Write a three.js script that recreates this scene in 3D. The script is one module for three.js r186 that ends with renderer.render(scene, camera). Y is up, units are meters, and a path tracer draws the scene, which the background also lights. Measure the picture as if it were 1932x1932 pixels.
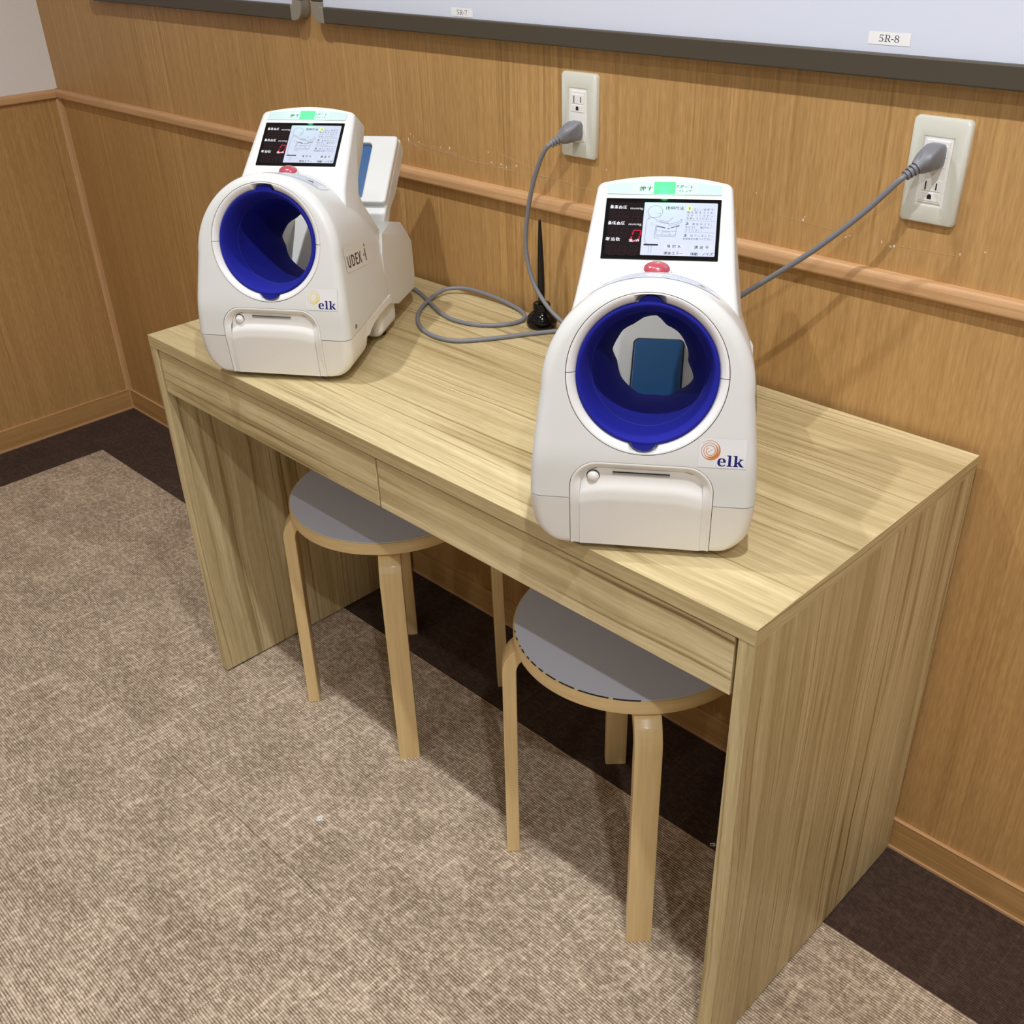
import * as THREE from 'three';
import { RoundedBoxGeometry } from 'three/addons/geometries/RoundedBoxGeometry.js';
import { ConvexGeometry } from 'three/addons/geometries/ConvexGeometry.js';
import { mergeGeometries, mergeVertices, toCreasedNormals } from 'three/addons/utils/BufferGeometryUtils.js';
import { Brush, Evaluator, SUBTRACTION } from 'three-bvh-csg';

// ------------------------------------------------------------------ camera, lamps, exposure
const scene = new THREE.Scene();
scene.background = new THREE.Color(0x000000);
const renderer = new THREE.WebGLRenderer({ antialias: true });
renderer.toneMapping = THREE.LinearToneMapping;
renderer.toneMappingExposure = 0.30;
renderer.shadowMap.enabled = true;

const camera = new THREE.PerspectiveCamera(2 * Math.atan(966 / 1967.93) * 180 / Math.PI, 1, 0.05, 30);
camera.position.set(1.6284, 1.3475, 1.2409);
camera.rotation.order = 'YXZ';
camera.rotation.set(-0.5573, 0.7983, -0.0317);
camera.setViewOffset(1932, 1932, -7.5, -41.3, 1932, 1932);

const CEIL = 2.5;
const LAMP_COLOR = 0xf6f8ff;
// recessed downlights: [x, z, candela]; the first row hangs over the desk, the others light the room behind the camera
const LAMPS = [[0.15, 0.84, 17], [0.80, 0.84, 3], [1.45, 0.84, 22], [2.3, 1.54, 21], [0.4, 2.95, 10], [1.7, 2.95, 10], [3.3, 3.2, 5]];

// ------------------------------------------------------------------ helpers
const names = new Map();
function numbered(name) {
  const n = names.get(name) ?? 0; names.set(name, n + 1);
  return n ? name + '_' + String(n).padStart(3, '0') : name;
}
function shade(o) { o.castShadow = true; o.receiveShadow = true; return o; }
function mesh(name, geo, mat, parent) { const m = shade(new THREE.Mesh(geo, mat)); m.name = name; parent.add(m); return m; }
function thing(name, label, category, [x, y, z] = [0, 0, 0], turn = 0, group) {
  const o = new THREE.Group(); o.name = numbered(name); scene.add(o);
  o.position.set(x, y, z); o.rotation.y = turn; o.userData = { label, category };
  if (group) o.userData.group = group;
  return o;
}
function structure(name, label, category, geo, mat) {
  const o = geo ? shade(new THREE.Mesh(geo, mat)) : new THREE.Group();
  o.name = name; o.userData = { label, category, kind: 'structure' }; scene.add(o); return o;
}
let seed = 7;
function rnd() { seed = (seed * 1664525 + 1013904223) >>> 0; return seed / 4294967296; }

// periodic value noise
function makeNoise(s) {
  const t = new Float32Array(65536);
  let q = s >>> 0;
  for (let i = 0; i < t.length; i++) { q = (Math.imul(q, 1664525) + 1013904223) >>> 0; t[i] = q / 4294967296; }
  return (x, y, px, py) => {
    let xi = Math.floor(x), yi = Math.floor(y);
    let fx = x - xi, fy = y - yi; fx = fx * fx * (3 - 2 * fx); fy = fy * fy * (3 - 2 * fy);
    const m = (a, p) => ((a % p) + p) % p;
    const x0 = m(xi, px), x1 = m(xi + 1, px), y0 = m(yi, py), y1 = m(yi + 1, py);
    const h = (a, b) => t[(a * 1619 + b * 31337 + a * b * 7) & 65535];
    const a = h(x0, y0), b = h(x1, y0), c = h(x0, y1), d = h(x1, y1);
    return a + (b - a) * fx + (c - a) * fy + (a - b - c + d) * fx * fy;
  };
}
const clamp = (v, a = 0, b = 1) => Math.min(b, Math.max(a, v));
const sstep = (a, b, x) => { const t = clamp((x - a) / (b - a)); return t * t * (3 - 2 * t); };
const mix = (a, b, t) => a + (b - a) * t;
function dataTex(w, h, fn, srgb = true) {
  const d = new Uint8Array(w * h * 4), c = [0, 0, 0];
  for (let y = 0, i = 0; y < h; y++) for (let x = 0; x < w; x++, i += 4) { fn(x / w, y / h, c); d[i] = clamp(c[0], 0, 255); d[i + 1] = clamp(c[1], 0, 255); d[i + 2] = clamp(c[2], 0, 255); d[i + 3] = 255; }
  const t = new THREE.DataTexture(d, w, h); t.wrapS = t.wrapT = THREE.RepeatWrapping; t.magFilter = THREE.LinearFilter; t.minFilter = THREE.LinearMipmapLinearFilter; t.generateMipmaps = true;
  if (srgb) t.colorSpace = THREE.SRGBColorSpace; t.needsUpdate = true; return t;
}
function canvasTex(w, h, draw) {
  const c = document.createElement('canvas'); c.width = w; c.height = h; draw(c.getContext('2d'), w, h);
  const t = new THREE.CanvasTexture(c); t.colorSpace = THREE.SRGBColorSpace; t.anisotropy = 8; return t;
}
// uv in metres by face direction; the grain axis runs along u. su, sv = size in metres that one repeat covers
function woodUV(geo, grain, su, sv, ou = 0, ov = 0) {
  const g = geo.index ? geo.toNonIndexed() : geo, p = g.attributes.position, n = g.attributes.normal, uv = new Float32Array(p.count * 2);
  for (let i = 0; i < p.count; i++) {
    const P = [p.getX(i), p.getY(i), p.getZ(i)], N = [n.getX(i), n.getY(i), n.getZ(i)].map(Math.abs);
    let k = N[0] > N[1] && N[0] > N[2] ? 0 : N[1] > N[2] ? 1 : 2;
    const rest = [0, 1, 2].filter((a) => a !== k);
    let a = grain, b = rest.find((r) => r !== grain);
    if (k === grain) { a = rest[0]; b = rest[1]; }
    uv[i * 2] = P[a] / su + ou; uv[i * 2 + 1] = P[b] / sv + ov + k * 0.37;
  }
  g.setAttribute('uv', new THREE.BufferAttribute(uv, 2)); return g;
}
function rbox(w, h, d, r = 0.0015, seg = 2) { return new RoundedBoxGeometry(w, h, d, seg, Math.min(r, w / 2.01, h / 2.01, d / 2.01)); }
function boxAt(x0, x1, y0, y1, z0, z1, r) {
  const g = r ? rbox(x1 - x0, y1 - y0, z1 - z0, r) : new THREE.BoxGeometry(x1 - x0, y1 - y0, z1 - z0);
  return g.translate((x0 + x1) / 2, (y0 + y1) / 2, (z0 + z1) / 2);
}
// grid of points -> smooth mesh; rows of equal length, closed = wraps around
function lattice(rows, closed = false) {
  const nR = rows.length, nC = rows[0].length, pos = [], idx = [];
  for (const r of rows) for (const p of r) pos.push(p[0], p[1], p[2]);
  const cc = closed ? nC : nC - 1;
  for (let i = 0; i < nR - 1; i++) for (let j = 0; j < cc; j++) {
    const a = i * nC + j, b = i * nC + (j + 1) % nC, c = a + nC, d = b + nC;
    idx.push(a, c, b, b, c, d);
  }
  const g = new THREE.BufferGeometry(); g.setAttribute('position', new THREE.Float32BufferAttribute(pos, 3)); g.setIndex(idx);
  g.setAttribute('uv', new THREE.Float32BufferAttribute(new Float32Array(pos.length / 3 * 2), 2)); g.computeVertexNormals(); return g;
}
function gridUV(g, nR, nC) {
  const uv = g.attributes.uv; for (let i = 0; i < nR; i++) for (let j = 0; j < nC; j++) uv.setXY(i * nC + j, j / (nC - 1), 1 - i / (nR - 1)); return g;
}
const mm = (g) => g.scale(0.001, 0.001, 0.001);
const std = (o) => new THREE.MeshStandardMaterial(o);
const phys = (o) => new THREE.MeshPhysicalMaterial(o);

// ------------------------------------------------------------------ textures of the surfaces
const nA = makeNoise(11), nB = makeNoise(23), nC = makeNoise(57);
// wall panelling: fine straight grain along u (1.5 m), 1.2 m across
const WALL_U = 1.5, WALL_V = 1.2;
const wallTex = dataTex(1024, 2048, (u, v, c) => {
  const broad = nA(v * 9, u * 2, 9, 2), w = 0.35 * nC(v * 6, u * 5, 6, 5);
  const med = nB((v + w * 0.01) * 90, u * 3, 90, 3), fine = nA(v * 420, u * 7, 420, 7), pore = nC(v * 900, u * 110, 900, 110);
  const band = sstep(0.45, 0.75, nC(v * 26, u * 1, 26, 1));
  let t = 0.52 + 0.20 * (broad - 0.5) + 0.13 * (med - 0.5) + (0.20 + 0.22 * band) * (fine - 0.5) + 0.30 * (pore - 0.5);
  const line = sstep(0.70, 0.86, nB(v * 330, u * 4, 330, 4)) * (0.25 + 0.75 * band); t -= 0.17 * line;
  t = clamp(t, 0, 1);
  c[0] = mix(158, 214, t); c[1] = mix(119, 171, t); c[2] = mix(68, 110, t);
});
// plain horizontal-grain strip wood (rails, skirting)
const railTex = dataTex(1024, 256, (u, v, c) => {
  const t = clamp(0.5 + 0.5 * (nA(v * 40, u * 6, 40, 6) - 0.5) + 0.35 * (nB(v * 90, u * 25, 90, 25) - 0.5) + 0.3 * (nC(v * 8, u * 3, 8, 3) - 0.5));
  c[0] = mix(190, 220, t); c[1] = mix(147, 175, t); c[2] = mix(101, 126, t);
});
const baseTex = dataTex(1024, 256, (u, v, c) => {
  const t = clamp(0.5 + 0.5 * (nA(v * 30, u * 5, 30, 5) - 0.5) + 0.4 * (nB(v * 80, u * 30, 80, 30) - 0.5) + 0.3 * (nC(v * 8, u * 3, 8, 3) - 0.5));
  c[0] = mix(172, 204, t); c[1] = mix(130, 160, t); c[2] = mix(74, 102, t);
});
// desk: pale ash laminate with long dark streaks, grain along u
const DESK_U = 1.5, DESK_V = 0.75;
const deskTex = dataTex(2048, 1024, (u, v, c) => {
  const wv = v + 0.016 * (nA(u * 5, v * 7, 5, 7) - 0.5) + 0.006 * (nB(u * 17, v * 20, 17, 20) - 0.5);
  const broad = nB(wv * 9, u * 2, 9, 2), band = nA(wv * 34, u * 3, 34, 3), streak = nC(wv * 130, u * 5, 130, 5), hair = nA(wv * 380, u * 16, 380, 16), pore = nB(wv * 500, u * 90, 500, 90);
  let t = 0.68 + 0.26 * (broad - 0.5) + 0.27 * (band - 0.5) + 0.20 * (streak - 0.5) + 0.17 * (hair - 0.5) + 0.12 * (pore - 0.5);
  const d1 = sstep(0.70, 0.86, nB(wv * 60, u * 3, 60, 3)) * sstep(0.35, 0.6, nC(wv * 9, u * 3, 9, 3));
  const d2 = sstep(0.74, 0.86, nA(wv * 170, u * 4, 170, 4)) * sstep(0.3, 0.65, band);
  const d3 = sstep(0.80, 0.9, nC(wv * 210, u * 3, 210, 3)) * sstep(0.4, 0.6, nA(wv * 14, u * 4, 14, 4));
  const d4 = sstep(0.83, 0.93, nB(wv * 120, u * 2, 120, 2));
  t -= 0.30 * d1 + 0.30 * d2 + 0.34 * d3 + 0.34 * d4; t = clamp(t);
  c[0] = mix(135, 239, t); c[1] = mix(113, 222, t); c[2] = mix(68, 174, t);
});
// birch plywood of the stools
const birchTex = dataTex(512, 256, (u, v, c) => {
  const t = clamp(0.55 + 0.4 * (nA(v * 24, u * 3, 24, 3) - 0.5) + 0.3 * (nB(v * 70, u * 8, 70, 8) - 0.5) + 0.25 * (nC(v * 5, u * 2, 5, 2) - 0.5));
  c[0] = mix(214, 243, t); c[1] = mix(182, 216, t); c[2] = mix(122, 160, t);
});
// loop-pile carpet: 5 mm ribs along x, broken up, with thin cross yarns. value 0..1
const CARP = 1.0;
function carpetValue(u, v) {
  const rows = 240, r = v * rows + 0.22 * (nA(u * 14, v * 14, 14, 14) - 0.5), ri = Math.floor(r), f = r - ri;
  const rib = 0.5 + 0.5 * Math.cos((f - 0.5) * 2 * Math.PI);
  const yarn = nB(u * 125 + (ri % 240) * 13.7, ri, 12500, rows), tuft = nC(u * 420 + ri * 5.1, ri, 42000, rows);
  const cross = sstep(0.72, 0.95, nA(u * 300, v * 11, 300, 11)), patch = nB(u * 12, v * 18, 12, 18), line = sstep(0.6, 0.95, nC(u * 3, v * 240, 3, 240));
  const gap = 1 - rib, t = 0.80 * rib + gap * (0.12 + 0.42 * sstep(0.35, 0.9, yarn)) + 0.26 * (tuft - 0.5) + 0.20 * cross + 0.15 * (patch - 0.5) + 0.12 * line * rib - 0.10 * sstep(0.6, 0.9, 1 - yarn) * rib;
  return clamp(t);
}
const carpetTex = dataTex(2048, 2048, (u, v, c) => { const t = carpetValue(u, v); c[0] = mix(104, 236, t); c[1] = mix(86, 217, t); c[2] = mix(66, 190, t); });
const carpetBump = dataTex(1024, 1024, (u, v, c) => { c[0] = c[1] = c[2] = 255 * carpetValue(u, v); }, false);
const darkCarpetTex = dataTex(1024, 1024, (u, v, c) => { const t = carpetValue(u, v); c[0] = mix(40, 92, t); c[1] = mix(28, 70, t); c[2] = mix(20, 56, t); });
const plasterBump = dataTex(512, 512, (u, v, c) => { c[0] = c[1] = c[2] = 255 * clamp(0.5 * nA(u * 90, v * 90, 90, 90) + 0.5 * nB(u * 200, v * 200, 200, 200)); }, false);

// ------------------------------------------------------------------ materials
const M = {
  wall: std({ map: wallTex, roughness: 0.5 }),
  rail: std({ map: railTex, roughness: 0.45 }),
  base: std({ map: baseTex, roughness: 0.55 }),
  paint: std({ color: 0xeeeae4, roughness: 0.9, bumpMap: plasterBump, bumpScale: 0.0004 }),
  ceiling: std({ color: 0xe9e7e2, roughness: 0.95 }),
  desk: std({ map: deskTex, roughness: 0.42 }),
  birch: phys({ map: birchTex, roughness: 0.42, clearcoat: 0.35, clearcoatRoughness: 0.2 }),
  seatTop: std({ color: 0xdbe0ec, roughness: 0.5 }),
  carpet: std({ map: carpetTex, bumpMap: carpetBump, bumpScale: 0.0012, roughness: 1 }),
  carpetDark: std({ map: darkCarpetTex, bumpMap: carpetBump, bumpScale: 0.0012, roughness: 1 }),
  white: phys({ color: 0xdcddd7, roughness: 0.38, clearcoat: 0.15, clearcoatRoughness: 0.3 }),
  cream: phys({ color: 0xebe9e2, roughness: 0.42 }),
  ring: phys({ color: 0xebeae6, roughness: 0.28, clearcoat: 0.3, clearcoatRoughness: 0.2 }),
  cuff: phys({ color: 0x040d8c, roughness: 0.85, sheen: 0.25, sheenColor: new THREE.Color(0x1c30b8), sheenRoughness: 0.6 }),
  stitch: std({ color: 0x1d2f9c, roughness: 0.8 }),
  pad: phys({ color: 0x0d5285, roughness: 0.35 }),
  black: std({ color: 0x0a0a0a, roughness: 0.4 }),
  darkGap: std({ color: 0x1c1b19, roughness: 0.8 }),
  red: phys({ color: 0xb54c58, roughness: 0.25, clearcoat: 0.5 }),
  rubber: std({ color: 0x22211f, roughness: 0.85 }),
  slot: std({ color: 0x9fa09c, roughness: 0.5 }),
  steel: std({ color: 0x9a9690, roughness: 0.35, metalness: 0.9 }),
  panelTint: phys({ color: 0xd9e8e6, roughness: 0.3 }),
  glossBlack: phys({ color: 0x030304, roughness: 0.08, specularIntensity: 0.8 }),
  penBlack: std({ color: 0x0b0808, roughness: 0.45 }),
  plate: phys({ color: 0xd9d9cb, roughness: 0.3, clearcoat: 0.4, clearcoatRoughness: 0.15 }),
  receptacle: phys({ color: 0xf0efe8, roughness: 0.35 }),
  hole: std({ color: 0x14110d, roughness: 0.9 }),
  cord: phys({ color: 0x7d7e82, roughness: 0.42 }),
  boardWhite: phys({ color: 0xdde3f0, roughness: 0.3, clearcoat: 0.3, clearcoatRoughness: 0.2 }),
  boardFrame: std({ color: 0x4a4236, roughness: 0.5 }),
  boardCorner: std({ color: 0x8d8778, roughness: 0.5 }),
  chip: std({ color: 0xeadcc6, roughness: 0.9 }),
  scratch: std({ color: 0xcbaa7e, roughness: 0.9 }),
  worn: std({ color: 0x2a2420, roughness: 0.9 }),
  lampTrim: std({ color: 0xeeeeea, roughness: 0.5 }),
};

// ------------------------------------------------------------------ room shell
const XL = -1.3289, XR = 4.2, ZF = 4.6, BORDER = 0.2072, RAIL0 = 0.899, RAIL1 = 0.9205, BASE_H = 0.0634;
{
  // back wall, in two panels separated by the rail
  const wb = structure('wall_back', 'wood-grain panelled wall behind the desk', 'wall', woodUV(boxAt(XL - 0.1, XR + 0.1, -0.02, CEIL, -0.1, 0), 1, WALL_U, WALL_V), M.wall);
  const wl = structure('wall_left', 'side wall with wood panelling below and pale wallpaper above', 'wall', woodUV(boxAt(XL - 0.1, XL, -0.02, CEIL, 0, ZF + 0.1), 1, 0.5, 0.5), M.paint);
  mesh('wood_panel', woodUV(boxAt(XL, XL + 0.004, 0, RAIL0, 0.001, ZF), 1, WALL_U, WALL_V, 0.3, 0.55), M.wall, wl);
  structure('wall_right', 'plain pale side wall', 'wall', boxAt(XR, XR + 0.1, -0.02, CEIL, 0, ZF + 0.1), M.paint);
  structure('wall_front', 'plain pale wall behind the camera', 'wall', boxAt(XL - 0.1, XR + 0.1, -0.02, CEIL, ZF, ZF + 0.1), M.paint);
  structure('ceiling', 'plain white ceiling', 'ceiling', boxAt(XL - 0.1, XR + 0.1, CEIL, CEIL + 0.1, -0.1, ZF + 0.1), M.ceiling);
  // scuffs above the rail: chipped flecks and scratched lines in the laminate
  const bits = [], lines = [];
  const fleck = (x, y, w, h, a, to = bits) => to.push(new THREE.BoxGeometry(w, h, 0.0003).rotateZ(a).translate(x, y, 0.0001));
  const scratch = (x0, y0, x1, y1, w) => fleck((x0 + x1) / 2, (y0 + y1) / 2, Math.hypot(x1 - x0, y1 - y0), w, Math.atan2(y1 - y0, x1 - x0), lines);
  for (let i = 0; i < 70; i++) {
    const t = rnd(), x = 0.09 + 0.29 * t, y = 0.9625 - 0.012 * t + (rnd() - 0.5) * 0.009; const l = 0.006 + 0.03 * rnd();
    scratch(x, y, x + l, y - 0.0015 - 0.0015 * rnd(), 0.00018 + 0.00022 * rnd());
  }
  for (let i = 0; i < 16; i++) { const t = rnd(), x = 0.38 + 0.17 * t, y = 0.951 - 0.006 * t + (rnd() - 0.5) * 0.004; scratch(x, y, x + 0.01 + 0.03 * rnd(), y - 0.0015, 0.0003); }
  scratch(0.345, 0.972, 0.43, 0.957, 0.0004); scratch(0.45, 0.951, 0.545, 0.943, 0.0005); scratch(0.87, 0.962, 0.96, 0.957, 0.0003); scratch(1.05, 0.953, 1.13, 0.955, 0.0003);
  const flecks = [[0.113, 0.966, 0.0018, 0.006], [0.142, 0.965, 0.0015, 0.0024], [0.198, 0.9635, 0.0016, 0.0022], [0.222, 0.965, 0.003, 0.004], [0.318, 0.9705, 0.0014, 0.003], [0.325, 0.955, 0.004, 0.002], [0.348, 0.955, 0.003, 0.003], [0.36, 0.9525, 0.0025, 0.002], [0.383, 0.9575, 0.0018, 0.004],
    [0.915, 0.962, 0.0022, 0.0032], [0.917, 0.966, 0.0008, 0.0025], [0.979, 0.951, 0.0016, 0.0018], [0.984, 0.9535, 0.0025, 0.0008], [1.0285, 0.954, 0.0014, 0.003], [1.041, 0.9505, 0.003, 0.0022], [1.0455, 0.952, 0.0022, 0.003], [1.129, 0.958, 0.0015, 0.0028], [1.158, 0.966, 0.002, 0.0012], [0.6416, 0.9754, 0.0008, 0.0045], [0.575, 0.978, 0.001, 0.002], [0.12, 0.976, 0.0008, 0.004], [0.128, 0.972, 0.0005, 0.004], [0.84, 0.985, 0.0008, 0.002]];
  for (const [x, y, w, h] of flecks) fleck(x, y, w, h, -0.2 + 0.4 * rnd());
  const sl = mesh('scratches', mergeGeometries(lines), M.scratch, wb); sl.userData = { kind: 'stuff', label: 'thin pale scratches above the rail' };
  const sc = mesh('scuff_marks', mergeGeometries(bits), M.chip, wb); sc.userData = { kind: 'stuff', label: 'pale chipped flecks above the rail' };

  // rails
  const railShape = (len) => {
    const s = new THREE.Shape(); const h = RAIL1 - RAIL0, d = 0.0135;
    s.moveTo(0, 0); s.lineTo(d - 0.005, 0); s.quadraticCurveTo(d, 0, d, 0.006); s.lineTo(d, h - 0.008); s.quadraticCurveTo(d - 0.001, h, d - 0.006, h); s.lineTo(0, h); s.closePath();
    return new THREE.ExtrudeGeometry(s, { depth: len, bevelEnabled: false, curveSegments: 6 });
  };
  const rb = railShape(XR - XL).rotateY(-Math.PI / 2).rotateY(Math.PI).translate(0, 0, 0);
  // shape x -> world z, extrusion -> world x
  const railBack = new THREE.BufferGeometry().copy(railShape(XR - XL)); railBack.applyMatrix4(new THREE.Matrix4().makeBasis(new THREE.Vector3(0, 0, 1), new THREE.Vector3(0, 1, 0), new THREE.Vector3(-1, 0, 0)));
  railBack.translate(XR, RAIL0, 0);
  structure('trim_1', 'rounded wooden chair rail along the panelled back wall', 'trim', woodUV(railBack, 0, 0.8, 0.08), M.rail);
  const railLeft = railShape(ZF - 0.001).translate(XL, RAIL0, 0.001);
  structure('trim_2', 'wooden chair rail along the side wall', 'trim', woodUV(railLeft, 2, 0.8, 0.08, 0.2, 0.3), M.rail);
  // corner cover strip below the rails
  const cs = new THREE.Shape(); cs.moveTo(0, 0); cs.lineTo(0.014, 0); cs.lineTo(0.014, 0.003); cs.quadraticCurveTo(0.006, 0.006, 0.003, 0.014); cs.lineTo(0, 0.014); cs.closePath();
  const cg = new THREE.ExtrudeGeometry(cs, { depth: RAIL0 - 0.001, bevelEnabled: false, curveSegments: 8 }).rotateX(-Math.PI / 2).applyMatrix4(new THREE.Matrix4().makeScale(1, 1, -1));
  cg.index ? 0 : (() => { const p = cg.attributes.position; for (let i = 0; i < p.count; i += 3) { const a = [p.getX(i), p.getY(i), p.getZ(i)], b = [p.getX(i + 1), p.getY(i + 1), p.getZ(i + 1)]; p.setXYZ(i, ...b); p.setXYZ(i + 1, ...a); } })();
  cg.computeVertexNormals(); cg.translate(XL + 0.004, 0, 0);
  structure('trim_3', 'upright wooden cover strip in the wall corner', 'trim', woodUV(cg, 1, 0.8, 0.08, 0.1, 0.6), M.rail);
  // skirting, the upper edge a thin lighter strip
  const bb = structure('baseboard_back', 'wooden skirting along the back wall', 'baseboard', woodUV(boxAt(XL, XR, 0, BASE_H - 0.002, 0, 0.006, 0.001), 0, 0.9, 0.12), M.base);
  mesh('edge_strip', woodUV(boxAt(XL, XR, BASE_H - 0.0022, BASE_H, 0, 0.007, 0.0008), 0, 0.8, 0.08, 0.5), M.rail, bb);
  mesh('foot_strip', woodUV(boxAt(XL, XR, 0, 0.006, 0, 0.0085, 0.001), 0, 0.8, 0.08, 0.7), M.rail, bb);
  const bl = structure('baseboard_left', 'wooden skirting along the side wall', 'baseboard', woodUV(boxAt(XL, XL + 0.010, 0, BASE_H - 0.002, 0, ZF, 0.001), 2, 0.9, 0.12), M.base);
  mesh('edge_strip', woodUV(boxAt(XL, XL + 0.011, BASE_H - 0.0022, BASE_H, 0, ZF, 0.0008), 2, 0.8, 0.08, 0.5), M.rail, bl);
  mesh('foot_strip', woodUV(boxAt(XL, XL + 0.0125, 0, 0.006, 0, ZF, 0.001), 2, 0.8, 0.08, 0.7), M.rail, bl);

  // carpet: beige field of 50 cm tiles with a dark border
  const floor = structure('floor', 'woven loop carpet, beige field with a dark brown border', 'floor');
  const slab = mesh('subfloor', boxAt(XL - 0.1, XR + 0.1, -0.12, -0.006, -0.1, ZF + 0.1), M.darkGap, floor);
  const carpetGeo = (x0, x1, z0, z1, ou, ov, s = CARP) => {
    const g = boxAt(x0, x1, -0.006, 0, z0, z1), p = g.attributes.position, uv = g.attributes.uv;
    for (let i = 0; i < p.count; i++) uv.setXY(i, p.getX(i) / s + ou, -p.getZ(i) / s + ov);
    return g;
  };
  mesh('carpet_border', carpetGeo(XL, XR, 0, BORDER, 0, 0), M.carpetDark, floor);
  mesh('carpet_border', carpetGeo(XL, XL + BORDER, BORDER, ZF, 0, 0), M.carpetDark, floor);
  const G = 0.0004, xs = [XL + BORDER], zs = [BORDER];
  for (let x = 0.647 - 1.5; x < XR; x += 0.5) xs.push(x); xs.push(XR);
  for (let z = BORDER + 0.5; z < ZF; z += 0.5) zs.push(z); zs.push(ZF);
  for (let i = 0; i < xs.length - 1; i++) for (let j = 0; j < zs.length - 1; j++) mesh('carpet_tile', carpetGeo(xs[i] + (i ? G : 0), xs[i + 1], zs[j] + (j ? G / 2 : 0), zs[j + 1], ((i * 7 + j * 3) % 5) * 0.21, ((i * 3 + j * 5) % 7) * 0.145), M.carpet, floor);
}

// ------------------------------------------------------------------ ceiling downlights
LAMPS.forEach(([x, z, cd], i) => {
  const where = i < 3 ? ['over the far end of the desk', 'over the middle of the desk', 'over the near end of the desk'][i] : ['right of the camera', 'behind the camera on the left', 'behind the camera on the right', 'in the room corner behind'][i - 3];
  const t = thing('ceiling_downlight', 'round recessed ceiling downlight ' + where, 'downlight', [x, CEIL, z], 0, 'ceiling downlights');
  mesh('trim_ring', new THREE.TorusGeometry(0.055, 0.006, 10, 40).rotateX(Math.PI / 2), M.lampTrim, t);
  mesh('lens', new THREE.CylinderGeometry(0.05, 0.05, 0.004, 40).translate(0, -0.003, 0), std({ color: 0xffffff, emissive: LAMP_COLOR, emissiveIntensity: 6 }), t);
  const s = new THREE.SpotLight(LAMP_COLOR, cd, 0, 1.45, 0.6, 2); s.position.set(0, -0.012, 0); s.target.position.set(0, -1, 0); s.castShadow = true; s.shadow.radius = 1.1; s.shadow.mapSize.set(1024, 1024);
  s.name = 'lamp_light'; t.add(s, s.target); s.target.name = 'lamp_target';
});

// ------------------------------------------------------------------ desk
const W = 1.2085, H = 0.72, DZ0 = 0.0108, DZ1 = 0.5062, T = 0.02;
{
  const d = thing('desk', 'long light-wood desk with two flush drawers against the panelled wall', 'desk', [0, 0, 0]);
  const top = mesh('tabletop', woodUV(boxAt(0.0006, W - 0.0006, H - T, H, DZ0, DZ1, 0.0006), 0, DESK_U, DESK_V, 0.05, 0.1), M.desk, d);
  for (const x of [0, W - 0.0012]) mesh('edge_band', woodUV(boxAt(x, x + 0.0012, H - T + 0.0002, H - 0.0004, DZ0 + 0.0003, DZ1 - 0.0003), 2, DESK_U, DESK_V, 0.2, 0.33), M.desk, top);
  for (const [x0, ov] of [[0, 0.62], [W - T, 0.2]]) {
    const p = mesh('side_panel', woodUV(boxAt(x0, x0 + T, 0.004, H - T - 0.0004, DZ0 + 0.002, DZ1 - 0.0006, 0.0008), 1, DESK_U, DESK_V, 0.4, ov), M.desk, d);
    for (const z of [DZ0 + 0.04, DZ1 - 0.04]) mesh('glide', boxAt(x0 + 0.003, x0 + T - 0.003, 0, 0.005, z - 0.02, z + 0.02), M.rubber, p);
  }
  for (const [x0, x1, ov] of [[0.0235, 0.6025, 0.43], [0.6065, W - T - 0.005, 0.78]]) {
    const dr = mesh('drawer', woodUV(boxAt(x0, x1, 0.6205, 0.6965, DZ1 - 0.022, DZ1 - 0.003, 0.0008), 0, DESK_U, DESK_V, ov, ov), M.desk, d);
    mesh('drawer_box', woodUV(boxAt(x0 + 0.01, x1 - 0.01, 0.628, 0.69, 0.12, DZ1 - 0.022), 0, DESK_U, DESK_V), M.desk, dr);
  }
  mesh('back_rail', woodUV(boxAt(T, W - T, 0.62, H - T, DZ0 + 0.002, DZ0 + 0.018), 0, DESK_U, DESK_V, 0.3, 0.5), M.desk, d);
}

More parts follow.
